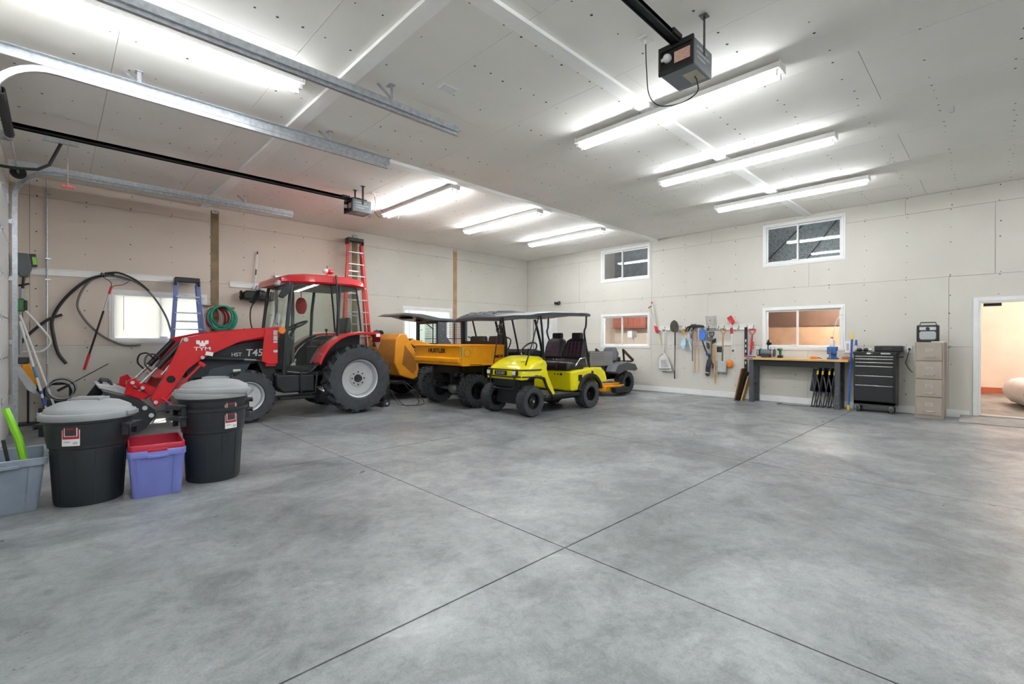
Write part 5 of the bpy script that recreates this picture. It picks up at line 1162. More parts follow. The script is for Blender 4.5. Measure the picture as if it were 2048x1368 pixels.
obj('shaft', MB().tube([(0, 0, .68), (.0, 0, .4), (.0, .0, .0)], .02, 8), M_GREYP, t)
obj('handle_loop', MB().tube(spline([(.04, -.02, .72), (.22, -.03, .45), (.34, -.03, .22), (.24, -.02, .05), (.02, 0, .04)], 5), .016, 8), M_WHITE, t)
obj('wall_hook', MB().tube([(0, 0, .72), (0, .17, .76)], .008, 6), M_STEEL, t)
# long poles leaning in the corner
def pole(label, p0, p1, segs, r=.016):
    t = thing('long_pole', label, 'pole', p0, group='long poles leaning in the corner'); a = Vector((0, 0, 0)); b = Vector(p1) - Vector(p0)
    for f0, f1, m, nm, k in segs: obj(nm, MB().tube([b * f0, b * f1], r * k, 10), m, t)
    return t
t = pole('white telescopic pole with blue grips and a blue scoop end', (-.06, 10.25, .05), (-.40, 10.62, 1.62), [(.14, 1, M_WHITE, 'pole', 1), (.0, .14, M_BLUEP, 'scoop_neck', 1.6), (.16, .24, M_BLUEP, 'grip', 1.35), (.28, .31, M_BLUEP, 'collar', 1.5), (.44, .55, mat('label_blue', '#4a86c4', .5), 'label_band', 1.1)])
obj('scoop', MB().loft([[(-.03, -.02, .10), (.03, -.02, .10), (.03, .03, .10), (-.03, .03, .10)], [(-.06, -.05, -.02), (.08, -.05, -.02), (.08, .05, -.02), (-.06, .05, -.02)]]), M_BLUEP, t, bevel=.01)
pole('white pole with a blue tip leaning beside the blue scoop pole', (.06, 10.42, .0), (-.40, 10.70, 1.72), [(.05, 1, M_WHITE, 'pole', 1), (.0, .1, M_BLUEP, 'tip', 1.3)])
t = thing('blower_tool', 'orange yellow tool body hanging low in the corner by the garage door', 'power tool', (-.33, 10.56, .55))
obj('shell', MB().loft([[(-.06, -.06, .40), (.03, -.06, .42), (.03, .05, .42), (-.06, .05, .40)], [(-.02, -.07, .2), (.11, -.07, .25), (.11, .05, .25), (-.02, .05, .2)], [(.08, -.04, .05), (.16, -.04, .08), (.16, .04, .08), (.08, .04, .05)]]), mat('tool_amber', '#e89a17', .4), t, bevel=.02)
obj('motor', MB().cbox((-.03, 0, .46), (.13, .13, .10)), M_DKGREY, t, bevel=.02)
obj('blade_plate', MB().prism([(-.14, .36), (-.06, .38), (.12, .04), (.10, -.06), (.02, .0)], 'xz', -.09, -.075), M_SILVER, t)
obj('lower_arm', MB().bar((.1, 0, .06), (.2, .02, -.12), .05, .05), M_BLACK, t)
obj('stand', MB().cyl((.02, .0, .1), (.02, .0, -.55), .014, n=6).cbox((.02, 0, -.535), (.2, .2, .03)), M_BLACK, t)
# pressure washer
t = thing('pressure_washer', 'black pressure washer with coiled hose and a long lance by the corner', 'pressure washer', (.02, 10.62, 0))
obj('frame', MB().tube([(-.15, -.1, .05), (-.15, -.1, .55), (-.1, -.1, .62), (.1, -.1, .62), (.15, -.1, .55), (.15, -.1, .05)], .014, 8).tube([(-.15, .12, .05), (-.15, -.1, .05)], .014, 8).tube([(.15, .12, .05), (.15, -.1, .05)], .014, 8), M_BLACK, t)
obj('pump', MB().cbox((0, .02, .24), (.24, .2, .26)).cyl((-.14, .02, .22), (.16, .02, .22), .09, n=14), M_DKGREY, t, bevel=.015)
for s in (-1, 1): wl = obj('washer_wheel', MB().cyl((s * .18, .06, .12), (s * .22, .06, .12), .12, n=20), M_RUB, t); obj('hub', MB().cyl((s * .221, .06, .12), (s * .226, .06, .12), .04, n=12), M_GREYP, wl)
for k in range(4): obj('hose_loop', MB().torus((.02 + k * .012, -.16 - k * .014, .50 + k * .02), (.2, 1, .1), .15 + k * .008, .010, 22, 6), M_GREYP if k % 2 else M_BLACK, t)
obj('lance', MB().tube([(.12, -.2, .60), (.27, -.2, .70), (.62, -.16, .93)], .008, 6), M_BLACK, t)
obj('trigger', MB().bar((.0, -.2, .52), (.14, -.2, .61), .03, .04), M_BLACK, t)
obj('cable', MB().tube(spline([(-.1, -.15, .05), (-.25, -.2, .012), (-.1, -.28, .012), (.2, -.25, .012), (.35, -.15, .012)], 6), .008, 6), M_BLACK, t)
t = thing('tool_case', 'small black and silver power tool standing by the left wall', 'power tool', (.78, 10.6, 0))
obj('base', MB().box(-.16, .16, -.1, .1, .0, .42), M_DKGREY, t, bevel=.02)
obj('top', MB().box(-.12, .12, -.08, .08, .43, .50), M_BLACK, t, bevel=.02)
obj('band', MB().box(-.165, .165, -.105, .105, .34, .38), M_SILVER, t)
obj('grip', MB().tube([(-.1, 0, .5), (-.08, 0, .56), (.08, 0, .56), (.1, 0, .5)], .016, 8), M_BLACK, t)
# ================================================================== RIGHT WALL
XW = XB - .001
rail('tool_rail', 'long white tool rail on the right wall holding shovels and a fork', (3.81, 1.645), (6.21, 1.66), 'B')
rail('tool_rail', 'short white tool rail below the long one', (4.30, 1.28), (5.53, 1.28), 'B')
hk = ['black hook holding the white scoop shovel', 'black hook behind the round point shovel', 'black hook behind the orange gripped saw', 'black hook behind the pick heads', 'black hook behind the blue edging tool', 'black hook left of the garden fork', 'black hook right of the garden fork', 'black hook above the wooden handled spade', 'black hook behind the red ice scraper', 'empty black hook between the ice scraper and the level', 'black hook above the black spirit level', 'black hook above the red bow saw']
hook_mesh = MB().tube([(0, 0, .05), (0, 0, -.03), (-.03, 0, -.055), (-.07, 0, -.04), (-.075, 0, -.01)], .006, 6).mesh('rail_hook')
hook_mesh.materials.append(M_BLACK)
for k, y in enumerate((6.0, 5.66, 5.45, 5.26, 5.0, 4.86, 4.62, 4.49, 4.32, 4.16, 3.98, 3.84)):
    tag(obj('rail_hook', hook_mesh, None, loc=(XW - .022, y, 1.65)), hk[k], 'hook', 'hooks on the long tool rail')
M_GREYT = mat('worn_steel', '#75746d', .5, .6, var=.2)
M_IVORY = mat('ivory_plastic', '#d8d8d4', .5)
M_HANDLE = mat('ash_handle', '#b98d5c', .6, var=.2, scale=12)
M_PALEH = mat('pale_pink_handle', '#c9a68a', .6, var=.15, scale=12)
def wt(name, label, y, z, d=.085, cat='garden tool'):
    return thing(name, label, cat, (XW - d, y, z))
def rod(t, n, pts, r, m, k=8): return obj(n, MB().tube([(p[2] if len(p) > 2 else 0, p[0], p[1]) for p in pts], r, k), m, t)
def plate(t, n, poly, th, m, x=0, bevel=.002): return obj(n, MB().prism(poly, 'yz', x - th / 2, x + th / 2), m, t, bevel=bevel)
def dgrip(t, y, z, m, s=1., up=1):
    return obj('d_grip', MB().tube([(0, y - .055 * s, z + .0), (0, y - .05 * s, z - up * .05 * s), (0, y, z - up * .12 * s)], .011, 8).tube([(0, y + .055 * s, z), (0, y + .05 * s, z - up * .05 * s), (0, y, z - up * .12 * s)], .011, 8).cyl((0, y - .058 * s, z), (0, y + .058 * s, z), .013, n=8), m, t)
# loppers leaning beside the window
t = wt('loppers', 'red and white long handled pruner beside the window end of the rail', 6.2, 1.6)
rod(t, 'handle', [(.05, .08), (.15, .38), (.25, .62)], .014, M_IVORY); rod(t, 'handle', [(.02, .10), (.09, .45), (.14, .72)], .014, M_IVORY)
rod(t, 'grip', [(.24, .6), (.13, .66)], .015, M_BROWN); rod(t, 'grip', [(.13, .70), (.145, .76)], .017, M_REDP)
plate(t, 'pivot', [(.07, .14), (-.01, .1), (-.05, -.02), (-.03, -.08), (.02, -.05)], .05, M_REDP, bevel=.01)
rod(t, 'pole', [(-.03, -.08), (-.08, -.28), (-.17, -.52)], .012, mat('pole_cream', '#cfc8a0', .5))
# scoop shovel
t = wt('scoop_shovel', 'white plastic scoop shovel hanging from the rail', 6.0, 1.62)
dgrip(t, 0, .02, M_IVORY); rod(t, 'shaft', [(0, -.1), (.01, -.35), (.02, -.62)], .017, M_IVORY)
sc_ = [(.0, -.60), (.10, -.66), (.15, -.76), (.12, -1.0), (.09, -1.06), (-.24, -1.07), (-.22, -.98), (-.1, -.72), (-.04, -.62)]
plate(t, 'scoop', sc_, .03, M_IVORY, 0, .01)
rm = MB().tube([(-.03, y, z) for y, z in sc_ if z > -1.05], .018, 6); obj('scoop_rim', rm, M_IVORY, t)
plate(t, 'scoop_floor', [(.06, -.78), (-.06, -.78), (-.17, -1.03), (.07, -1.03)], .006, mat('scoop_grey', '#a9adaf', .5), -.018)
# round point shovel, blade up
t = wt('round_shovel', 'dark round point shovel hanging blade up', 5.69, 1.62, .08)
obj('blade', MB().loft([[(x * 1.0 + c_, y, z) for x, y, z in ring_] for c_, ring_ in [(0, [(-.035, -.115, .0), (-.005, -.06, -.06), (0, .0, -.07), (-.005, .06, -.06), (-.035, .115, .0), (-.045, .115, .1), (-.05, .08, .19), (-.05, 0, .245), (-.05, -.08, .19), (-.045, -.115, .1)]), (.006, [(-.03, -.11, .0), (.0, -.06, -.055), (.005, .0, -.065), (.0, .06, -.055), (-.03, .11, .0), (-.04, .11, .1), (-.045, .075, .185), (-.045, 0, .235), (-.045, -.075, .185), (-.04, -.11, .1)])]]), mat('rust_steel', '#5b5750', .6, .5, var=.25), t)
rod(t, 'socket', [(0, -.05), (0, -.4)], .018, M_DKGREY); rod(t, 'shaft', [(0, -.4), (.01, -1.1)], .016, M_GREYT); rod(t, 'end', [(.01, -1.04), (.01, -1.25)], .017, M_DKGREY)
# orange gripped saw with pale blue sleeve
t = wt('pruning_saw', 'orange gripped pruning saw in a pale blue sleeve', 5.45, 1.60)
obj('grip', MB().torus((0, 0, -.02), (1, 0, 0), .045, .016, 16, 8), mat('amber_grip', '#d99a3e', .5), t)
rod(t, 'shaft', [(.0, -.06), (.02, -.2)], .016, mat('amber_grip', '#d99a3e', .5))
plate(t, 'sleeve', [(-.04, -.18), (.05, -.18), (.09, -.36), (.03, -.5), (-.02, -.48), (-.06, -.34)], .03, mat('sleeve_blue', '#9fc3dc', .6, col2='#bcd6e4', scale=20), bevel=.008)
# picks and mattocks in a bunch
for k, (y, z1_, lbl, m) in enumerate([(5.17, .56, 'mattock with a pale wooden handle, longest of the bunch', M_PALEH), (5.06, .56, 'pick with a straight pale handle right of the mattock', M_PALEH), (5.20, .84, 'short hoe with a grey handle in the bunch of picks', M_GREYT)]):
    t = wt('mattock', lbl, y, 1.66, .10 + .035 * k)
    rod(t, 'handle', [(.0, .02), (-.01, z1_ - 1.66)], .018 - .002 * k, m)
    plate(t, 'head', [(-.16, .0), (-.12, .05), (.0, .07), (.14, .02), (.19, -.10), (.15, -.08), (.10, -.01), (.0, .0), (-.10, -.01)], .03, M_BLACK, bevel=.006)
t = wt('brush_cutter_guard', 'black spiky cultivator head on the rail beside the picks', 5.24, 1.68, .05)
for k in range(5): rod(t, 'tine', [(.0, .02), (.04 - k * .03, .07), (.07 - k * .045, -.05)], .007, M_BLACK)
t = wt('hand_sleeve', 'white and magenta hand tool hanging in front of the pick handles', 5.30, 1.50, .16)
plate(t, 'sleeve', [(.03, .02), (-.03, .05), (-.06, -.15), (-.12, -.38), (-.06, -.4), (.02, -.14)], .03, mat('pale_sleeve', '#c9d3d8', .5, col2='#8fa2ab', scale=30), bevel=.008)
plate(t, 'grip', [(-.06, .02), (-.10, .0), (-.08, -.12), (-.05, -.1)], .03, M_STITCH, bevel=.008)
# blue disc trimmer guard
t = wt('edging_tool', 'blue guarded edging tool hanging from the rail', 4.98, 1.5, .11)
plate(t, 'guard', [(.02, .12), (-.06, .1), (-.10, -.02), (-.07, -.15), (-.0, -.17), (.06, -.1), (.08, .0), (.06, .09)], .05, mat('guard_blue', '#3f74cf', .45), bevel=.015)
rod(t, 'shaft', [(.0, -.15), (-.08, -.38), (-.18, -.56)], .018, M_BLACK); rod(t, 'collar', [(-.11, -.46), (-.14, -.52)], .03, M_BLUEP)
plate(t, 'bracket', [(-.1, -.2), (-.16, -.22), (-.18, -.36), (-.13, -.36)], .03, M_DKGREY)
t = wt('pulley_tool', 'small grey cutter with a cream tag by the fork', 4.83, 1.48, .06)
plate(t, 'body', [(.05, .03), (-.04, .05), (-.08, -.08), (-.02, -.16), (.04, -.1)], .04, M_GREYT, bevel=.01)
plate(t, 'tag', [(.02, .02), (-.03, .04), (-.05, -.03), (.0, -.05)], .006, mat('tag_cream', '#d6cfae', .6), -.03)
# garden fork, tines up
t = wt('garden_fork', 'black garden fork hanging tines up on the rail', 4.76, 1.62, .10)
for k in range(8): rod(t, 'tine', [(.11 - k * .031, .0), (.115 - k * .0335, .12), (.14 - k * .0345, .31)], .0042, M_BLACK)
rod(t, 'cross_bar', [(.115, .0), (-.115, .0)], .010, M_BLACK); dgrip(t, 0, -.08, M_BLACK, 1.1)
rod(t, 'shaft', [(0, -.18), (.0, -.72)], .017, M_GREYT)
t = wt('sledge_handle', 'long orange brown tool handle hanging under the fork', 4.70, 1.3, .075)
rod(t, 'handle', [(.02, .05), (.0, -.5), (-.03, -.97)], .02, mat('amber_wood', '#c08a45', .5, var=.2)); plate(t, 'head', [(.09, .03), (-.03, .1), (-.04, .02), (.06, -.05)], .05, M_BLACK, bevel=.008)
t = wt('work_glove', 'dark grey long cuffed work glove hanging under the fork', 4.81, .95, .09, 'glove')
plate(t, 'cuff', [(-.04, .06), (.03, .08), (.03, -.1), (-.06, -.12)], .035, M_DKGREY, bevel=.01)
plate(t, 'palm', [(.05, -.06), (-.06, -.08), (-.03, -.26), (.09, -.24)], .05, M_DKGREY, bevel=.015)
for k in range(4): rod(t, 'finger', [(.075 - k * .03, -.24), (.085 - k * .028, -.36 - .02 * (k in (1, 2))), (.08 - k * .025, -.45 - .02 * (k in (1, 2)))], .016, M_DKGREY)
rod(t, 'thumb', [(-.05, -.12), (-.085, -.2), (-.07, -.27)], .017, M_DKGREY)
plate(t, 'strap', [(.10, -.36), (.0, -.38), (.0, -.40), (.10, -.38)], .04, M_IVORY); rod(t, 'cord', [(.0, .07), (.0, .33)], .004, M_BLACK)
# spade, blade down
t = wt('spade', 'steel bladed spade with a wooden D handle', 4.49, 1.60, .085)
dgrip(t, 0, .02, M_HANDLE, 1.1); rod(t, 'shaft', [(0, -.1), (.01, -.45)], .019, M_HANDLE); rod(t, 'socket', [(.01, -.45), (.02, -.74)], .02, M_GREYT)
plate(t, 'blade', [(-.07, -.73), (.11, -.73), (.135, -1.0), (-.06, -1.0)], .008, mat('bright_steel', '#c9ced2', .4, .5, var=.15, scale=20))
for k in range(5): plate(t, 'tooth', [(.12 - k * .042, -1.0), (.095 - k * .042, -1.0), (.10 - k * .042, -1.06), (.115 - k * .042, -1.06)], .008, M_GREYT, 0, 0)
t = wt('orange_float', 'orange round float hanging on a wire beside the spade', 4.345, .8, .06, 'float')
obj('float', MB().ball((0, 0, 0), (.045, .075, .095)), M_ORANGE, t); rod(t, 'wire', [(0, .09), (.0, .36)], .003, M_STEEL); rod(t, 'stake', [(.06, .05), (.07, -.25)], .008, M_GREYT)
# red scraper and red saw
t = wt('ice_scraper', 'red headed ice scraper with a white handle hanging up on the rail', 4.30, 1.62, .10)
plate(t, 'head', [(.0, .31), (.10, .25), (.02, .12), (-.04, .08), (-.08, .16)], .03, M_REDP, bevel=.01)
rod(t, 'shaft', [(.02, .2), (.0, .1), (-.01, -.1)], .016, M_IVORY); rod(t, 'grip', [(-.005, .02), (-.01, -.12)], .03, M_REDP); rod(t, 'pole', [(-.01, -.1), (-.03, -.5)], .022, M_IVORY); rod(t, 'tip', [(-.03, -.48), (-.045, -.53)], .02, M_BLACK)
t = wt('spirit_level', 'long black spirit level hanging beside the workbench', 3.99, 1.62, .06, 'level')
obj('beam', MB().box(-.012, .012, -.03, .03, -1.2, .03), M_BLACK, t, bevel=.003)
for z in (-.28, -.4, -.52, -.62, -.78, -.92, -1.05): obj('window', MB().box(-.0135, -.0122, -.012, .012, z - .03, z + .03), M_IVORY if z not in (-.62, -.92) else M_REDP, t)
t = wt('hand_saw', 'red bow saw hanging at the bench end of the rail', 3.85, 1.60, .07)
dgrip(t, 0, .0, M_REDP, 1.15); rod(t, 'shaft', [(0, -.12), (.01, -.22)], .016, M_GREYT); rod(t, 'sleeve', [(.01, -.2), (.03, -.48)], .024, M_REDP); rod(t, 'end', [(.03, -.48), (.04, -.57)], .02, M_STITCH)
for k in range(3): plate(t, 'lug', [(-.01, -.28 - k * .06), (-.035, -.29 - k * .06), (-.03, -.32 - k * .06), (-.005, -.31 - k * .06)], .02, M_REDP)
# plates on the wall
for nm, lbl, y, z, w_, h, m, cat in (('wall_outlet', 'white outlet plate under the scoop shovel', 5.86, 1.2, .075, .12, M_WHITE, 'outlet'), ('black_plate', 'square black plate below the short rail', 4.60, 1.13, .13, .13, M_BLACK, 'plate')):
    t = thing(nm, lbl, cat, (XW, y, z)); obj('plate', MB().box(-.012, 0, -w_ / 2, w_ / 2, -h / 2, h / 2), m, t, bevel=.003)
    obj('insert', MB().box(-.015, -.012, -w_ * .25, w_ * .25, -h * .3, h * .3), M_GREYP if m is M_WHITE else M_DKGREY, t)
t = thing('flood_lamp', 'small black lamp high on the right wall near the corner', 'lamp', (XW, 9.6, 2.5))
obj('base', MB().cyl((0, 0, 0), (-.05, 0, 0), .05, n=14), M_BLACK, t)
for s in (-1, 1): obj('head', MB().cyl((-.05, s * .04, .0), (-.10, s * .10, .02), .03, .045, n=12), M_BLACK, t)

# ---- workbench
M_BENCHL = mat('bench_charcoal', '#4a4d52', .45, .2)
M_BEECH = mat('beech_top', '#cfa56c', .45, var=.12, scale=3)
t = thing('workbench', 'workbench with pale wooden top and dark steel legs', 'workbench', (11.14, 2.93, 0))
for k in range(4): obj('top_board', MB().box(-.23 + k * .1085, -.23 + (k + 1) * .1085 - .002, -.94, .96, .93, .975), M_BEECH, t, bevel=.003)
for y in (.82, -.76):
    for x in (-.17, .15):
        lg = obj('leg', MB().box(x - .035, x + .035, y - .045, y + .045, 0.0, .93), M_BENCHL, t, bevel=.006)
        for z in (.12, .30, .42): obj('bolt', MB().cyl((x - .035, y, z), (x - .043, y, z), .010, n=8), M_CHROME, lg)
    obj('side_brace', MB().box(-.135, .115, y - .02, y + .02, .42, .52), M_BENCHL, t, bevel=.004)
obj('apron', MB().box(-.17, -.15, -.72, .78, .80, .93), M_BLACK, t, bevel=.003)
obj('back_apron', MB().box(.14, .16, -.72, .78, .80, .93), M_BLACK, t)
obj('top_label', MB().box(-.2315, -.2302, .78, .92, .945, .96), M_BLACK, t)
def bt(name, label, cat, y, x=11.1): return thing(name, label, cat, (x, y, .9755))
t = bt('bench_grinder', 'grey bench grinder with a gooseneck lamp on the workbench', 'grinder', 3.50)
obj('base', MB().box(-.08, .08, -.08, .08, 0, .05), M_DKGREY, t, bevel=.01)
obj('motor', MB().cyl((0, -.10, .11), (0, .10, .11), .07, n=18), mat('grinder_grey', '#6a7076', .4, .3), t)
for s in (-1, 1):
    g = obj('wheel_guard', MB().cyl((0, s * .11, .11), (0, s * .17, .11), .085, n=20), M_DKGREY, t); obj('grinding_wheel', MB().cyl((-.015, s * .125, .11), (-.015, s * .155, .11), .082, n=20), M_GREYP, g)
    obj('eye_shield', MB().cbox((-.08, s * .14, .21), (.01, .09, .07), (0, 25, 0)).cyl((0, s * .14, .18), (-.08, s * .14, .22), .006, n=6), M_GREYP, t)
obj('gooseneck', MB().tube(spline([(.05, -.02, .17), (.06, -.02, .28), (.03, -.04, .36), (-.02, -.06, .36)], 5), .012, 8), M_BLACK, t)
obj('lamp_head', MB().cyl((-.02, -.06, .37), (-.08, -.08, .30), .03, .05, n=14), M_BLACK, t)
t = bt('cordless_drill', 'green cordless drill standing on the workbench', 'drill', 3.23)
obj('body', MB().cyl((.06, 0, .18), (-.09, 0, .18), .034, .028, n=14), M_GREEN, t)
obj('grip', MB().bar((.02, 0, .17), (.03, 0, .05), .04, .05, up=(0, 1, 0)), M_GREEN, t, bevel=.01); obj('battery', MB().box(-.04, .09, -.04, .04, .0, .055), M_BLACK, t, bevel=.006); obj('chuck', MB().cyl((-.09, 0, .18), (-.13, 0, .18), .02, .012, n=10), M_BLACK, t)
t = bt('purple_cloth', 'purple cloth folded under the grinder end of the bench', 'cloth', 3.80, 11.02)
obj('cloth', MB().loft([[(-.08, -.10, 0), (.08, -.10, 0), (.08, .1, 0), (-.08, .1, 0)], [(-.07, -.10, .03), (.08, -.09, .02), (.06, .1, .035), (-.08, .08, .025)]]), mat('purple_fabric', '#6a4f9a', .85, bump=.3), t, bevel=.008)
t = bt('multi_tool', 'orange handled tool lying on the workbench', 'hand tool', 2.56, 11.0)
obj('grip', MB().tube([(0, .08, .025), (-.02, .02, .03), (0, -.05, .025)], [.022, .028, .02], 10), M_ORANGE, t); obj('jaw', MB().tube([(0, -.05, .025), (.02, -.12, .012)], [.014, .006], 8), M_BLACK, t)
t = bt('bench_vise', 'blue bench vise bolted to the right end of the workbench', 'vise', 2.27, 11.06)
M_VISE = mat('vise_blue', '#3660a8', .4, .2, var=.1)
obj('swivel_base', MB().lathe([(.10, 0), (.10, .025), (.07, .04), (.06, .09), (.075, .11)], 20), M_VISE, t)
obj('body', MB().box(-.05, .12, -.05, .05, .10, .19), M_VISE, t, bevel=.012); obj('rear_jaw', MB().box(.02, .06, -.075, .075, .17, .25), M_VISE, t, bevel=.008); obj('front_jaw', MB().box(-.12, -.06, -.075, .075, .10, .25), M_VISE, t, bevel=.012)
obj('jaw_plate', MB().box(-.06, -.05, -.075, .075, .21, .25), M_GREYT, t); obj('screw', MB().cyl((-.12, 0, .14), (-.2, 0, .14), .018, n=10), M_GREYT, t); obj('lever', MB().cyl((-.19, 0, .02), (-.19, 0, .26), .008, n=8), M_CHROME, t)
t = thing('spray_bottle', 'white plastic bottle with red cap standing on the blue vise', 'bottle', (11.10, 2.29, 1.2265))
obj('body', MB().lathe([(.042, 0), (.045, .02), (.045, .11), (.02, .15), (.018, .165)], 18), M_IVORY, t); obj('cap', MB().cyl((0, 0, .165), (0, 0, .19), .022, n=14), M_REDP, t)
t = thing('white_cable', 'white cable curving from the window frame down to the bench', 'cable', (11.33, 2.17, 1.86))
obj('wire', MB().tube(spline([(-.0, -.01, .01), (-.06, .04, -.04), (-.12, .09, -.2), (-.18, .12, -.42)], 6), .008, 6), M_IVORY, t)
t = thing('power_outlet', 'white double outlet box on the wall above the vise', 'outlet', (XW - .001, 2.08, 1.22)); obj('box', MB().box(-.03, 0, -.05, .04, -.12, .12), M_WHITE, t, bevel=.004); obj('socket', MB().box(-.033, -.03, -.025, .015, -.07, .07), M_GREYP, t)
t = bt('wood_offcut', 'red brown wooden offcut lying at the right end of the bench', 'board', 2.06, 11.22); obj('board', MB().box(-.1, .1, -.07, .07, .0, .05), mat('red_wood', '#a8673d', .6, var=.2), t, bevel=.003)
# boards leaning at the bench end
for k, (m, w_, dx, lbl) in enumerate([(M_BROWN, .30, 0, 'brown board leaning against the bench end, front one'), (M_BLACK, .24, .06, 'black board leaning behind the brown board at the bench end'), (M_WOOD, .2, .11, 'pale narrow board leaning nearest the bench leg')]):
    t = thing('leaning_board', lbl, 'board', (11.05 + dx * .3, 4.08 - dx, 0), group='boards leaning at the bench')
    obj('board', MB().add([(-w_ / 2, 0, 0.0), (w_ / 2, 0, 0), (w_ / 2, .022, .005), (-w_ / 2, .022, .005), (-w_ / 2, -.15, .72 - k * .08), (w_ / 2, -.15, .72 - k * .08), (w_ / 2, -.13, .725 - k * .08), (-w_ / 2, -.13, .725 - k * .08)], [(0, 1, 2, 3), (4, 7, 6, 5), (0, 4, 5, 1), (1, 5, 6, 2), (2, 6, 7, 3), (3, 7, 4, 0)]), m, t)
# folded camp chairs under the bench
M_CHB = mat('chair_navy', '#1f2530', .7)
for k in range(4):
    y = 2.56 - k * .085 - (.03 if k > 1 else 0)
    t = thing('folding_chair', 'dark folded camp chair with yellow bands under the bench, %s from the left' % ['first', 'second', 'third', 'fourth'][k], 'folding chair', (11.12, y, 0), group='folded camp chairs under the bench')
    for s, xo_ in ((1, -.12), (-1, .10)):
        obj('leg_tube', MB().tube([(xo_, .06, .012), (xo_ + .01, .0, .4), (xo_, -.05, .70), (xo_ + .01, -.055, .80)], .012, 8), M_DKGREY, t)
    obj('cross_tube', MB().tube([(-.08, -.03, .012), (-.10, .03, .5), (-.11, .05, .62)], .011, 8), M_GREYT, t)
    obj('foot_bar', MB().tube([(-.12, .06, .012), (.10, .06, .012)], .011, 8), M_BLACK, t)
    obj('seat_cloth', MB().bar((0, .02, .30), (0, -.045, .76), .2, .025), M_CHB, t, bevel=.008)
    obj('yellow_band', MB().tube([(-.12, -.047, .665), (-.12, -.052, .74)], .017, 8), M_YEL, t)
    obj('arm_pad', MB().bar((-.12, -.052, .74), (-.12, -.075, .82), .035, .03), M_CHB, t, bevel=.008)
t = thing('floor_cable', 'thin black cable lying on the floor under the workbench', 'cable', (11.0, 2.9, 0)); obj('wire', MB().tube(spline([(.15, .3, .006), (-.02, .35, .006), (-.06, .25, .006), (-.02, -.1, .006), (0, -.3, .006), (.1, -.42, .006), (.2, -.45, .006)], 6), .005, 6), M_BLACK, t)
# poles between bench and chest
for lbl, y0, y1, h, m1, x in (('blue pole with yellow ends leaning between the bench and the black chest', 2.0, 1.95, 1.49, M_BLUEP, 10.99), ('short white pole leaning behind the blue pole', 1.95, 1.925, 1.36, M_WHITE, 11.2)):
    t = thing('broom_pole', lbl, 'pole', (x, y0, .0)); d = Vector((.06, y1 - y0, h)); obj('shaft', MB().tube([d * .06, d * .93], .018, 8), m1, t)
    obj('foot', MB().tube([(0, 0, .004), d * .07], .021, 8), M_YEL if m1 is M_BLUEP else M_GREYP, t); obj('tip', MB().tube([d * .92, d], [.022, .016], 8), M_YEL if m1 is M_BLUEP else M_BLUEP, t)

# ---- tool chest
M_CHEST = mat('chest_black', '#1c1d20', .35, var=.06, coat=.2)
t = thing('tool_chest', 'black rolling tool chest with six steel trimmed drawers', 'tool chest', (11.13, 1.595, 0))
obj('cabinet', MB().box(-.19, .20, -.315, .315, .15, 1.12), M_CHEST, t, bevel=.006)
obj('top_tray', MB().box(-.205, .21, -.325, .325, 1.08, 1.14), M_CHEST, t, bevel=.008)
zz = [.22, .52, .70, .88, .95, 1.015, 1.065]
for k in range(6):
    d = obj('drawer', MB().box(-.212, -.191, -.28, .285, zz[k] + .006, zz[k + 1] - .004), M_CHEST, t, bevel=.003)
    obj('drawer_trim', MB().box(-.222, -.213, -.28, .285, zz[k + 1] - .022, zz[k + 1] - .006), M_CHROME, d, bevel=.002)
obj('maker_plate', MB().box(-.2085, -.2055, -.24, -.10, 1.095, 1.12), M_SILVER, t); obj('lock', MB().cyl((-.206, .03, 1.108), (-.212, .03, 1.108), .009, n=10), M_CHROME, t); obj('sticker', MB().box(-.2085, -.2055, .05, .11, 1.095, 1.12), M_WHITE, t)
obj('side_handle', MB().tube([(-.12, -.33, 1.05), (-.12, -.38, 1.05), (.12, -.38, 1.05), (.12, -.33, 1.05)], .014, 8), M_BLACK, t)
obj('base_skirt', MB().box(-.19, .2, -.31, .31, .13, .21), M_DKGREY, t)
for x in (-.15, .15):
    for y in (-.25, .25):
        c = obj('caster', MB().cyl((x, y - .018, .055), (x, y + .018, .055), .055, n=18), M_RUB, t); obj('caster_fork', MB().box(x - .03, x + .03, y - .028, y - .022, .05, .13).box(x - .03, x + .03, y + .022, y + .028, .05, .13).box(x - .03, x + .03, y - .028, y + .028, .115, .131), M_CHROME, c)
t = thing('drill_case', 'black plastic tool case lying on top of the black chest', 'case', (11.16, 1.42, 1.1405)); obj('shell', MB().box(-.12, .14, -.22, .19, 0, .11), M_BLACK, t, bevel=.015, seg=3); obj('latch', MB().box(-.13, -.12, -.06, .06, .04, .075), M_DKGREY, t)
t = thing('work_gloves', 'black and white work gloves heaped on the chest', 'gloves', (11.05, 1.76, 1.1405))
for k in range(5): obj('finger', MB().ball((random.uniform(-.06, .06), -.08 + k * .05, .03), (.05, .045, .028 + .01 * (k % 2))), M_BLACK if k % 2 else M_GREYP, t)

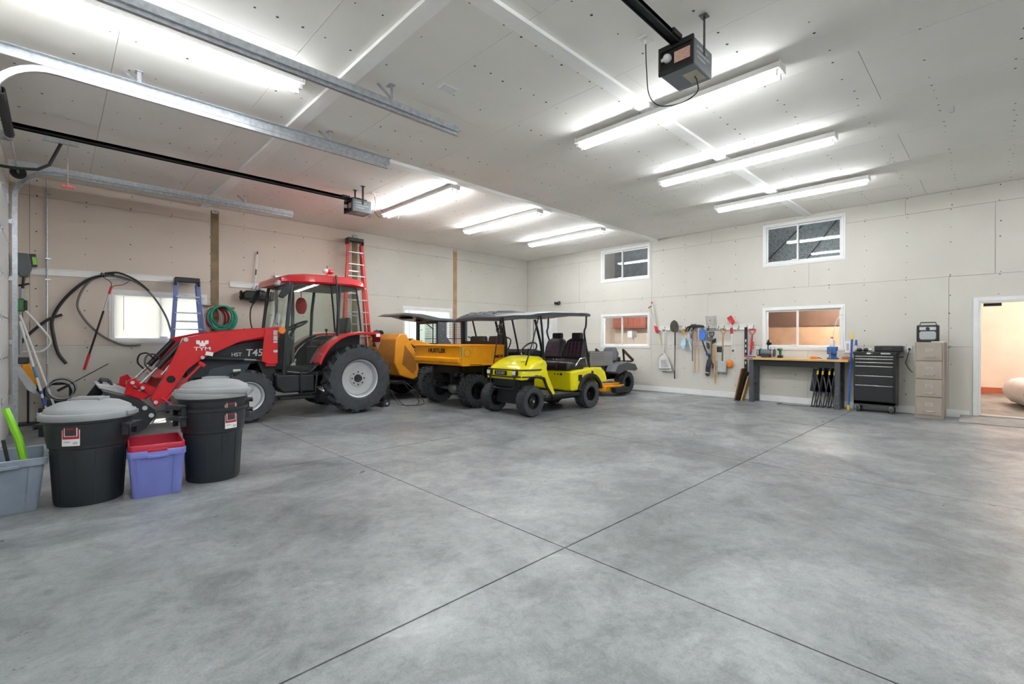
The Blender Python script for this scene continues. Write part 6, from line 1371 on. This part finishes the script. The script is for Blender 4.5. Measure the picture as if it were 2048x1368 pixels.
# ---- filing cabinet and radio
M_FILE = mat('cabinet_putty', '#9c9186', .45, var=.05)
t = thing('filing_cabinet', 'putty coloured four drawer filing cabinet by the doorway', 'filing cabinet', (11.08, .815, 0))
obj('carcass', MB().box(-.26, .265, -.19, .19, 0.0, 1.32), M_FILE, t, bevel=.005)
for k in range(4):
    z0 = .065 + k * .312; d = obj('drawer', MB().box(-.278, -.261, -.165, .172, z0, z0 + .30), M_FILE, t, bevel=.004)
    obj('pull', MB().tube([(-.279, -.07, z0 + .065), (-.305, -.065, z0 + .065), (-.305, .055, z0 + .065), (-.279, .06, z0 + .065)], .007, 6), M_STEEL, d); obj('label_holder', MB().box(-.283, -.2785, -.045, .045, z0 + .155, z0 + .205), M_SILVER, d, bevel=.002); obj('card', MB().box(-.2845, -.2832, -.035, .035, z0 + .163, z0 + .197), M_FILE, d)
t = thing('radio', 'black jobsite radio with grey speaker on the filing cabinet', 'radio', (10.98, .845, 1.3205))
obj('case', MB().box(-.07, .10, -.145, .15, 0.0, .30), M_BLACK, t, bevel=.02, seg=3); obj('handle', MB().tube([(.0, -.11, .29), (.0, -.10, .345), (.0, .10, .345), (.0, .11, .29)], .009, 8), M_BLACK, t)
obj('speaker', MB().prism([(-.09, .045), (.09, .045), (.11, .07), (.11, .165), (.09, .19), (-.09, .19), (-.11, .165), (-.11, .07)], 'yz', -.08, -.07), M_GREYP, t, bevel=.006); obj('display', MB().box(-.077, -.07, -.11, .11, .21, .265), M_SILVER, t, bevel=.004); obj('dial', MB().cyl((-.077, 0, .237), (-.095, 0, .237), .026, n=18), M_BLACK, t)
t = thing('white_papers', 'folded white papers on the filing cabinet beside the radio', 'paper', (10.93, .72, 1.3205)); obj('sheet', MB().cbox((0, 0, .008), (.10, .16, .012), (0, 0, 10)), M_WHITE, t)
t = thing('power_outlet', 'outlet with a black radio power cord plugged in beside the filing cabinet', 'outlet', (XW - .001, 1.13, 1.18)); obj('outlet', MB().box(-.012, 0, -.04, .04, -.06, .06), M_WHITE, t, bevel=.003); obj('plug', MB().box(-.05, -.012, -.015, .015, -.01, .03), M_BLACK, t); obj('cord', MB().tube(spline([(-.04, 0, -.01), (-.05, .03, -.15), (-.05, .05, -.25), (-.05, .0, -.36), (-.05, -.05, -.42)], 6), .005, 6), M_BLACK, t)

# ---- doorway, door with small panes
dc = MB()
for a, b, z0, z1 in ((.22, .29, 0, 2.09), (-.79, -.72, 0, 2.09), (-.72, .22, 2.02, 2.09)): dc.box(XB - .016, XB - .001, a, b, z0, z1)
for a, b, z0, z1 in ((.195, .22, 0, 2.02), (-.72, -.695, 0, 2.02), (-.695, .195, 1.995, 2.02)): dc.box(XB - .01, XB + .13, a, b, z0, z1)
struct('trim_10', dc, M_TRIM, bevel=.003)
struct('trim_11', MB().box(XB - .02, XB + .16, -.72, .22, .061, .078), M_STEEL)
tag(obj('door_closer', MB().box(0, .05, -.11, .11, -.025, .025), M_BLACK, loc=(XB + .14, .06, 1.965), bevel=.004), 'black door closer at the top of the doorway', 'door closer')
t = thing('threshold_ramp', 'grey rubber ramp laid in front of the doorway', 'ramp', (11.02, -.2, 0)); obj('ramp', MB().prism([(-.33, .002), (-.33, .012), (.32, .06), (.32, .002)], 'xz', -.6, .64), mat('ramp_grey', '#8b8c8a', .8, bump=.3, bscale=120), t)
d2 = MB()
for a in ((9.78, 9.92, .02, 2.0), (10.55, 10.69, .02, 2.0), (9.92, 10.55, .02, .95), (9.92, 10.55, 1.88, 2.0)): d2.box(XB + .02, XB + .06, *a)
door2 = struct('door_2', d2, M_TRIM, bevel=.004)
for k in range(1, 3): obj('glazing_bar', MB().box(XB + .025, XB + .055, 9.92 + k * .21 - .012, 9.92 + k * .21 + .012, .95, 1.88), M_TRIM, door2); obj('glazing_bar', MB().box(XB + .026, XB + .054, 9.92, 10.55, .95 + k * .31 - .012, .95 + k * .31 + .012), M_TRIM, door2)
for i in range(3):
    for j in range(3): obj('pane', MB().box(XB + .036, XB + .042, 9.925 + i * .21, 10.125 + i * .21, .955 + j * .31, 1.255 + j * .31), mat('daylight_white_pane', '#e9edf0', .5), door2)  # opaque white panes, daylight behind the door painted into their colour
struct('trim_12', MB().box(XB - .016, XB - .001, 9.67, 9.75, 0, 2.11).box(XB - .016, XB - .001, 10.72, 10.80, 0, 2.11).box(XB - .016, XB - .001, 9.75, 10.72, 2.03, 2.11), M_TRIM, bevel=.003)

# ---- things in the rooms beyond
t = thing('insulation_bag', 'white plastic wrapped roll of brown insulation beyond the doorway', 'insulation', (13.0, -.60, .06), 12)
obj('wrap', MB().loft([[(.9 * a, .27 * math.cos(R(k * 30)), .27 + .27 * math.sin(R(k * 30))) for k in range(12)] for a in (0, .1, .5, 1.0, 1.4)] , caps=True), mat('bag_white', '#d9dce2', .35, var=.06, bump=.4, bscale=9), t)
obj('batt', MB().ball((-.02, -.03, .24), (.10, .20, .19)), mat('batt_brown', '#8f7560', .95, var=.35, scale=18, bump=.8, bscale=25), t)
t = thing('red_bricks', 'perforated red brick on the floor beyond the doorway', 'brick', (XB + 4.9, .42, .06)); obj('brick', MB().box(-.06, .06, -.2, .2, .0, .12), mat('brick_red', '#b4553a', .8), t); 
for k in range(3): obj('hole', MB().box(-.0615, -.0602, -.14 + k * .11, -.08 + k * .11, .03, .09), M_BLACK, t)
struct('baseboard_room', MB().box(x1 - .03, x1 - .002, YD, 1.15, .06, .2), mat('base_terracotta', '#b8694a', .7))
t = thing('sun_hat', 'pale cap and tools hanging at the right edge of the doorway', 'cap', (XB + .9, -.62, 1.55)); obj('crown', MB().ball((0, 0, .05), (.12, .12, .09)), M_GREYP, t); obj('brim', MB().cbox((-.05, .1, 0), (.2, .12, .015), (15, 0, 0)), M_GREYP, t); obj('cord', MB().cyl((0, 0, .12), (0, 0, .92), .004, n=5), M_BLACK, t); obj('ring', MB().torus((-.02, .02, -.35), (1, .2, 0), .12, .008, 20, 6), M_STEEL, t); obj('strap', MB().cyl((0, 0, -.22), (0, 0, .0), .004, n=5), M_BLACK, t)
t = thing('wall_cabinet', 'red brown wall cabinet seen through the window left of the tools', 'cabinet', (XB + 4.5, 9.9, 1.85)); obj('box', MB().box(-.3, .66, -.9, .5, -.05, .45), mat('cabinet_brown', '#9a5a4c', .6), t, bevel=.01); obj('door', MB().box(-.32, -.301, -.85, -.2, .0, .4), mat('cabinet_brown', '#9a5a4c', .6), t, bevel=.01); obj('door', MB().box(-.32, -.301, -.18, .45, .0, .4), mat('cabinet_brown', '#9a5a4c', .6), t, bevel=.01)
t = thing('machine_table', 'grey machine and table seen through the window left of the tools', 'machine', (XB + 3.2, 8.3, .06)); obj('table', MB().box(-.4, .4, -1.2, 1.2, .8, .86), M_GREYP, t, bevel=.01)
for x in (-.35, .35):
    for y in (-1.1, 1.1): obj('leg', MB().box(x - .03, x + .03, y - .03, y + .03, 0, .8), M_DKGREY, t)
obj('column', MB().cyl((0, .6, .86), (0, .6, 1.55), .03, n=10).cbox((-.08, .6, 1.5), (.3, .18, .22)), M_GREYP, t); obj('tarp', MB().loft([[(-.3, -.9, .86), (.3, -.9, .86), (.3, -.1, .86), (-.3, -.1, .86)], [(-.15, -.8, 1.35), (.15, -.8, 1.35), (.15, -.55, 1.3), (-.15, -.55, 1.3)]]), mat('tarp_grey', '#b5b5b2', .7, bump=.4, bscale=10), t)
for k in range(4): tag(obj('hanging_tool', MB().cyl((0, 0, 0), (0, 0, -.6), .02, n=8).cbox((0, 0, -.65), (.05, .12, .16)), M_GREYT, loc=(x1 - .06, 8.6 - k * .22, 1.9)), ['long tool hung on the far room wall, nearest the brown cabinet', 'second long tool hung on the far room wall', 'third long tool hung on the far room wall', 'last long tool hung on the far room wall'][k], 'tool', 'tools on the far room wall')
def bubble():
    m = bpy.data.materials.new('bubble_foil'); m.use_nodes = True; nt = m.node_tree; n = nt.nodes; L = nt.links; b = n['Principled BSDF']
    v = n.new('ShaderNodeTexVoronoi'); v.inputs['Scale'].default_value = 26; tc = n.new('ShaderNodeTexCoord'); L.new(tc.outputs['Object'], v.inputs['Vector'])
    r = n.new('ShaderNodeValToRGB'); L.new(v.outputs['Distance'], r.inputs['Fac']); r.color_ramp.elements[0].color = (.8, .83, .86, 1); r.color_ramp.elements[1].color = (.3, .32, .34, 1); L.new(r.outputs['Color'], b.inputs['Base Color'])
    b.inputs['Roughness'].default_value = .35; b.inputs['Metallic'].default_value = .4; return m
t = thing('insulation_blanket', 'silver bubble insulation hung behind the high right window', 'insulation', (XB + .75, 3.0, 2.645))
obj('blanket', MB().add([(0, -.7, .0), (0, 1.85, .0), (.5, 1.85, 2.6), (.5, -.7, 2.6), (.02, -.7, .0), (.02, 1.85, .0), (.52, 1.85, 2.6), (.52, -.7, 2.6)], [(0, 1, 2, 3), (7, 6, 5, 4), (0, 4, 5, 1), (1, 5, 6, 2), (2, 6, 7, 3), (3, 7, 4, 0)]), bubble(), t)
for k in range(2): obj('strap', MB().bar((.0, 1.3 - k * 1.0, .1), (.30, -.1 - k * .6, 1.62), .03, .02), M_BLACK, t)
bulb_lamp('dim strip light in the loft behind the high windows', (XB + 1.9, 3.0, 5.79), 330, (.9, .95, 1))
bulb_lamp('second strip light in the loft above the far corner window', (XB + 1.6, 8.0, 5.79), 330, (.9, .95, 1.0))  # extra lamp added because the far high window stayed dark
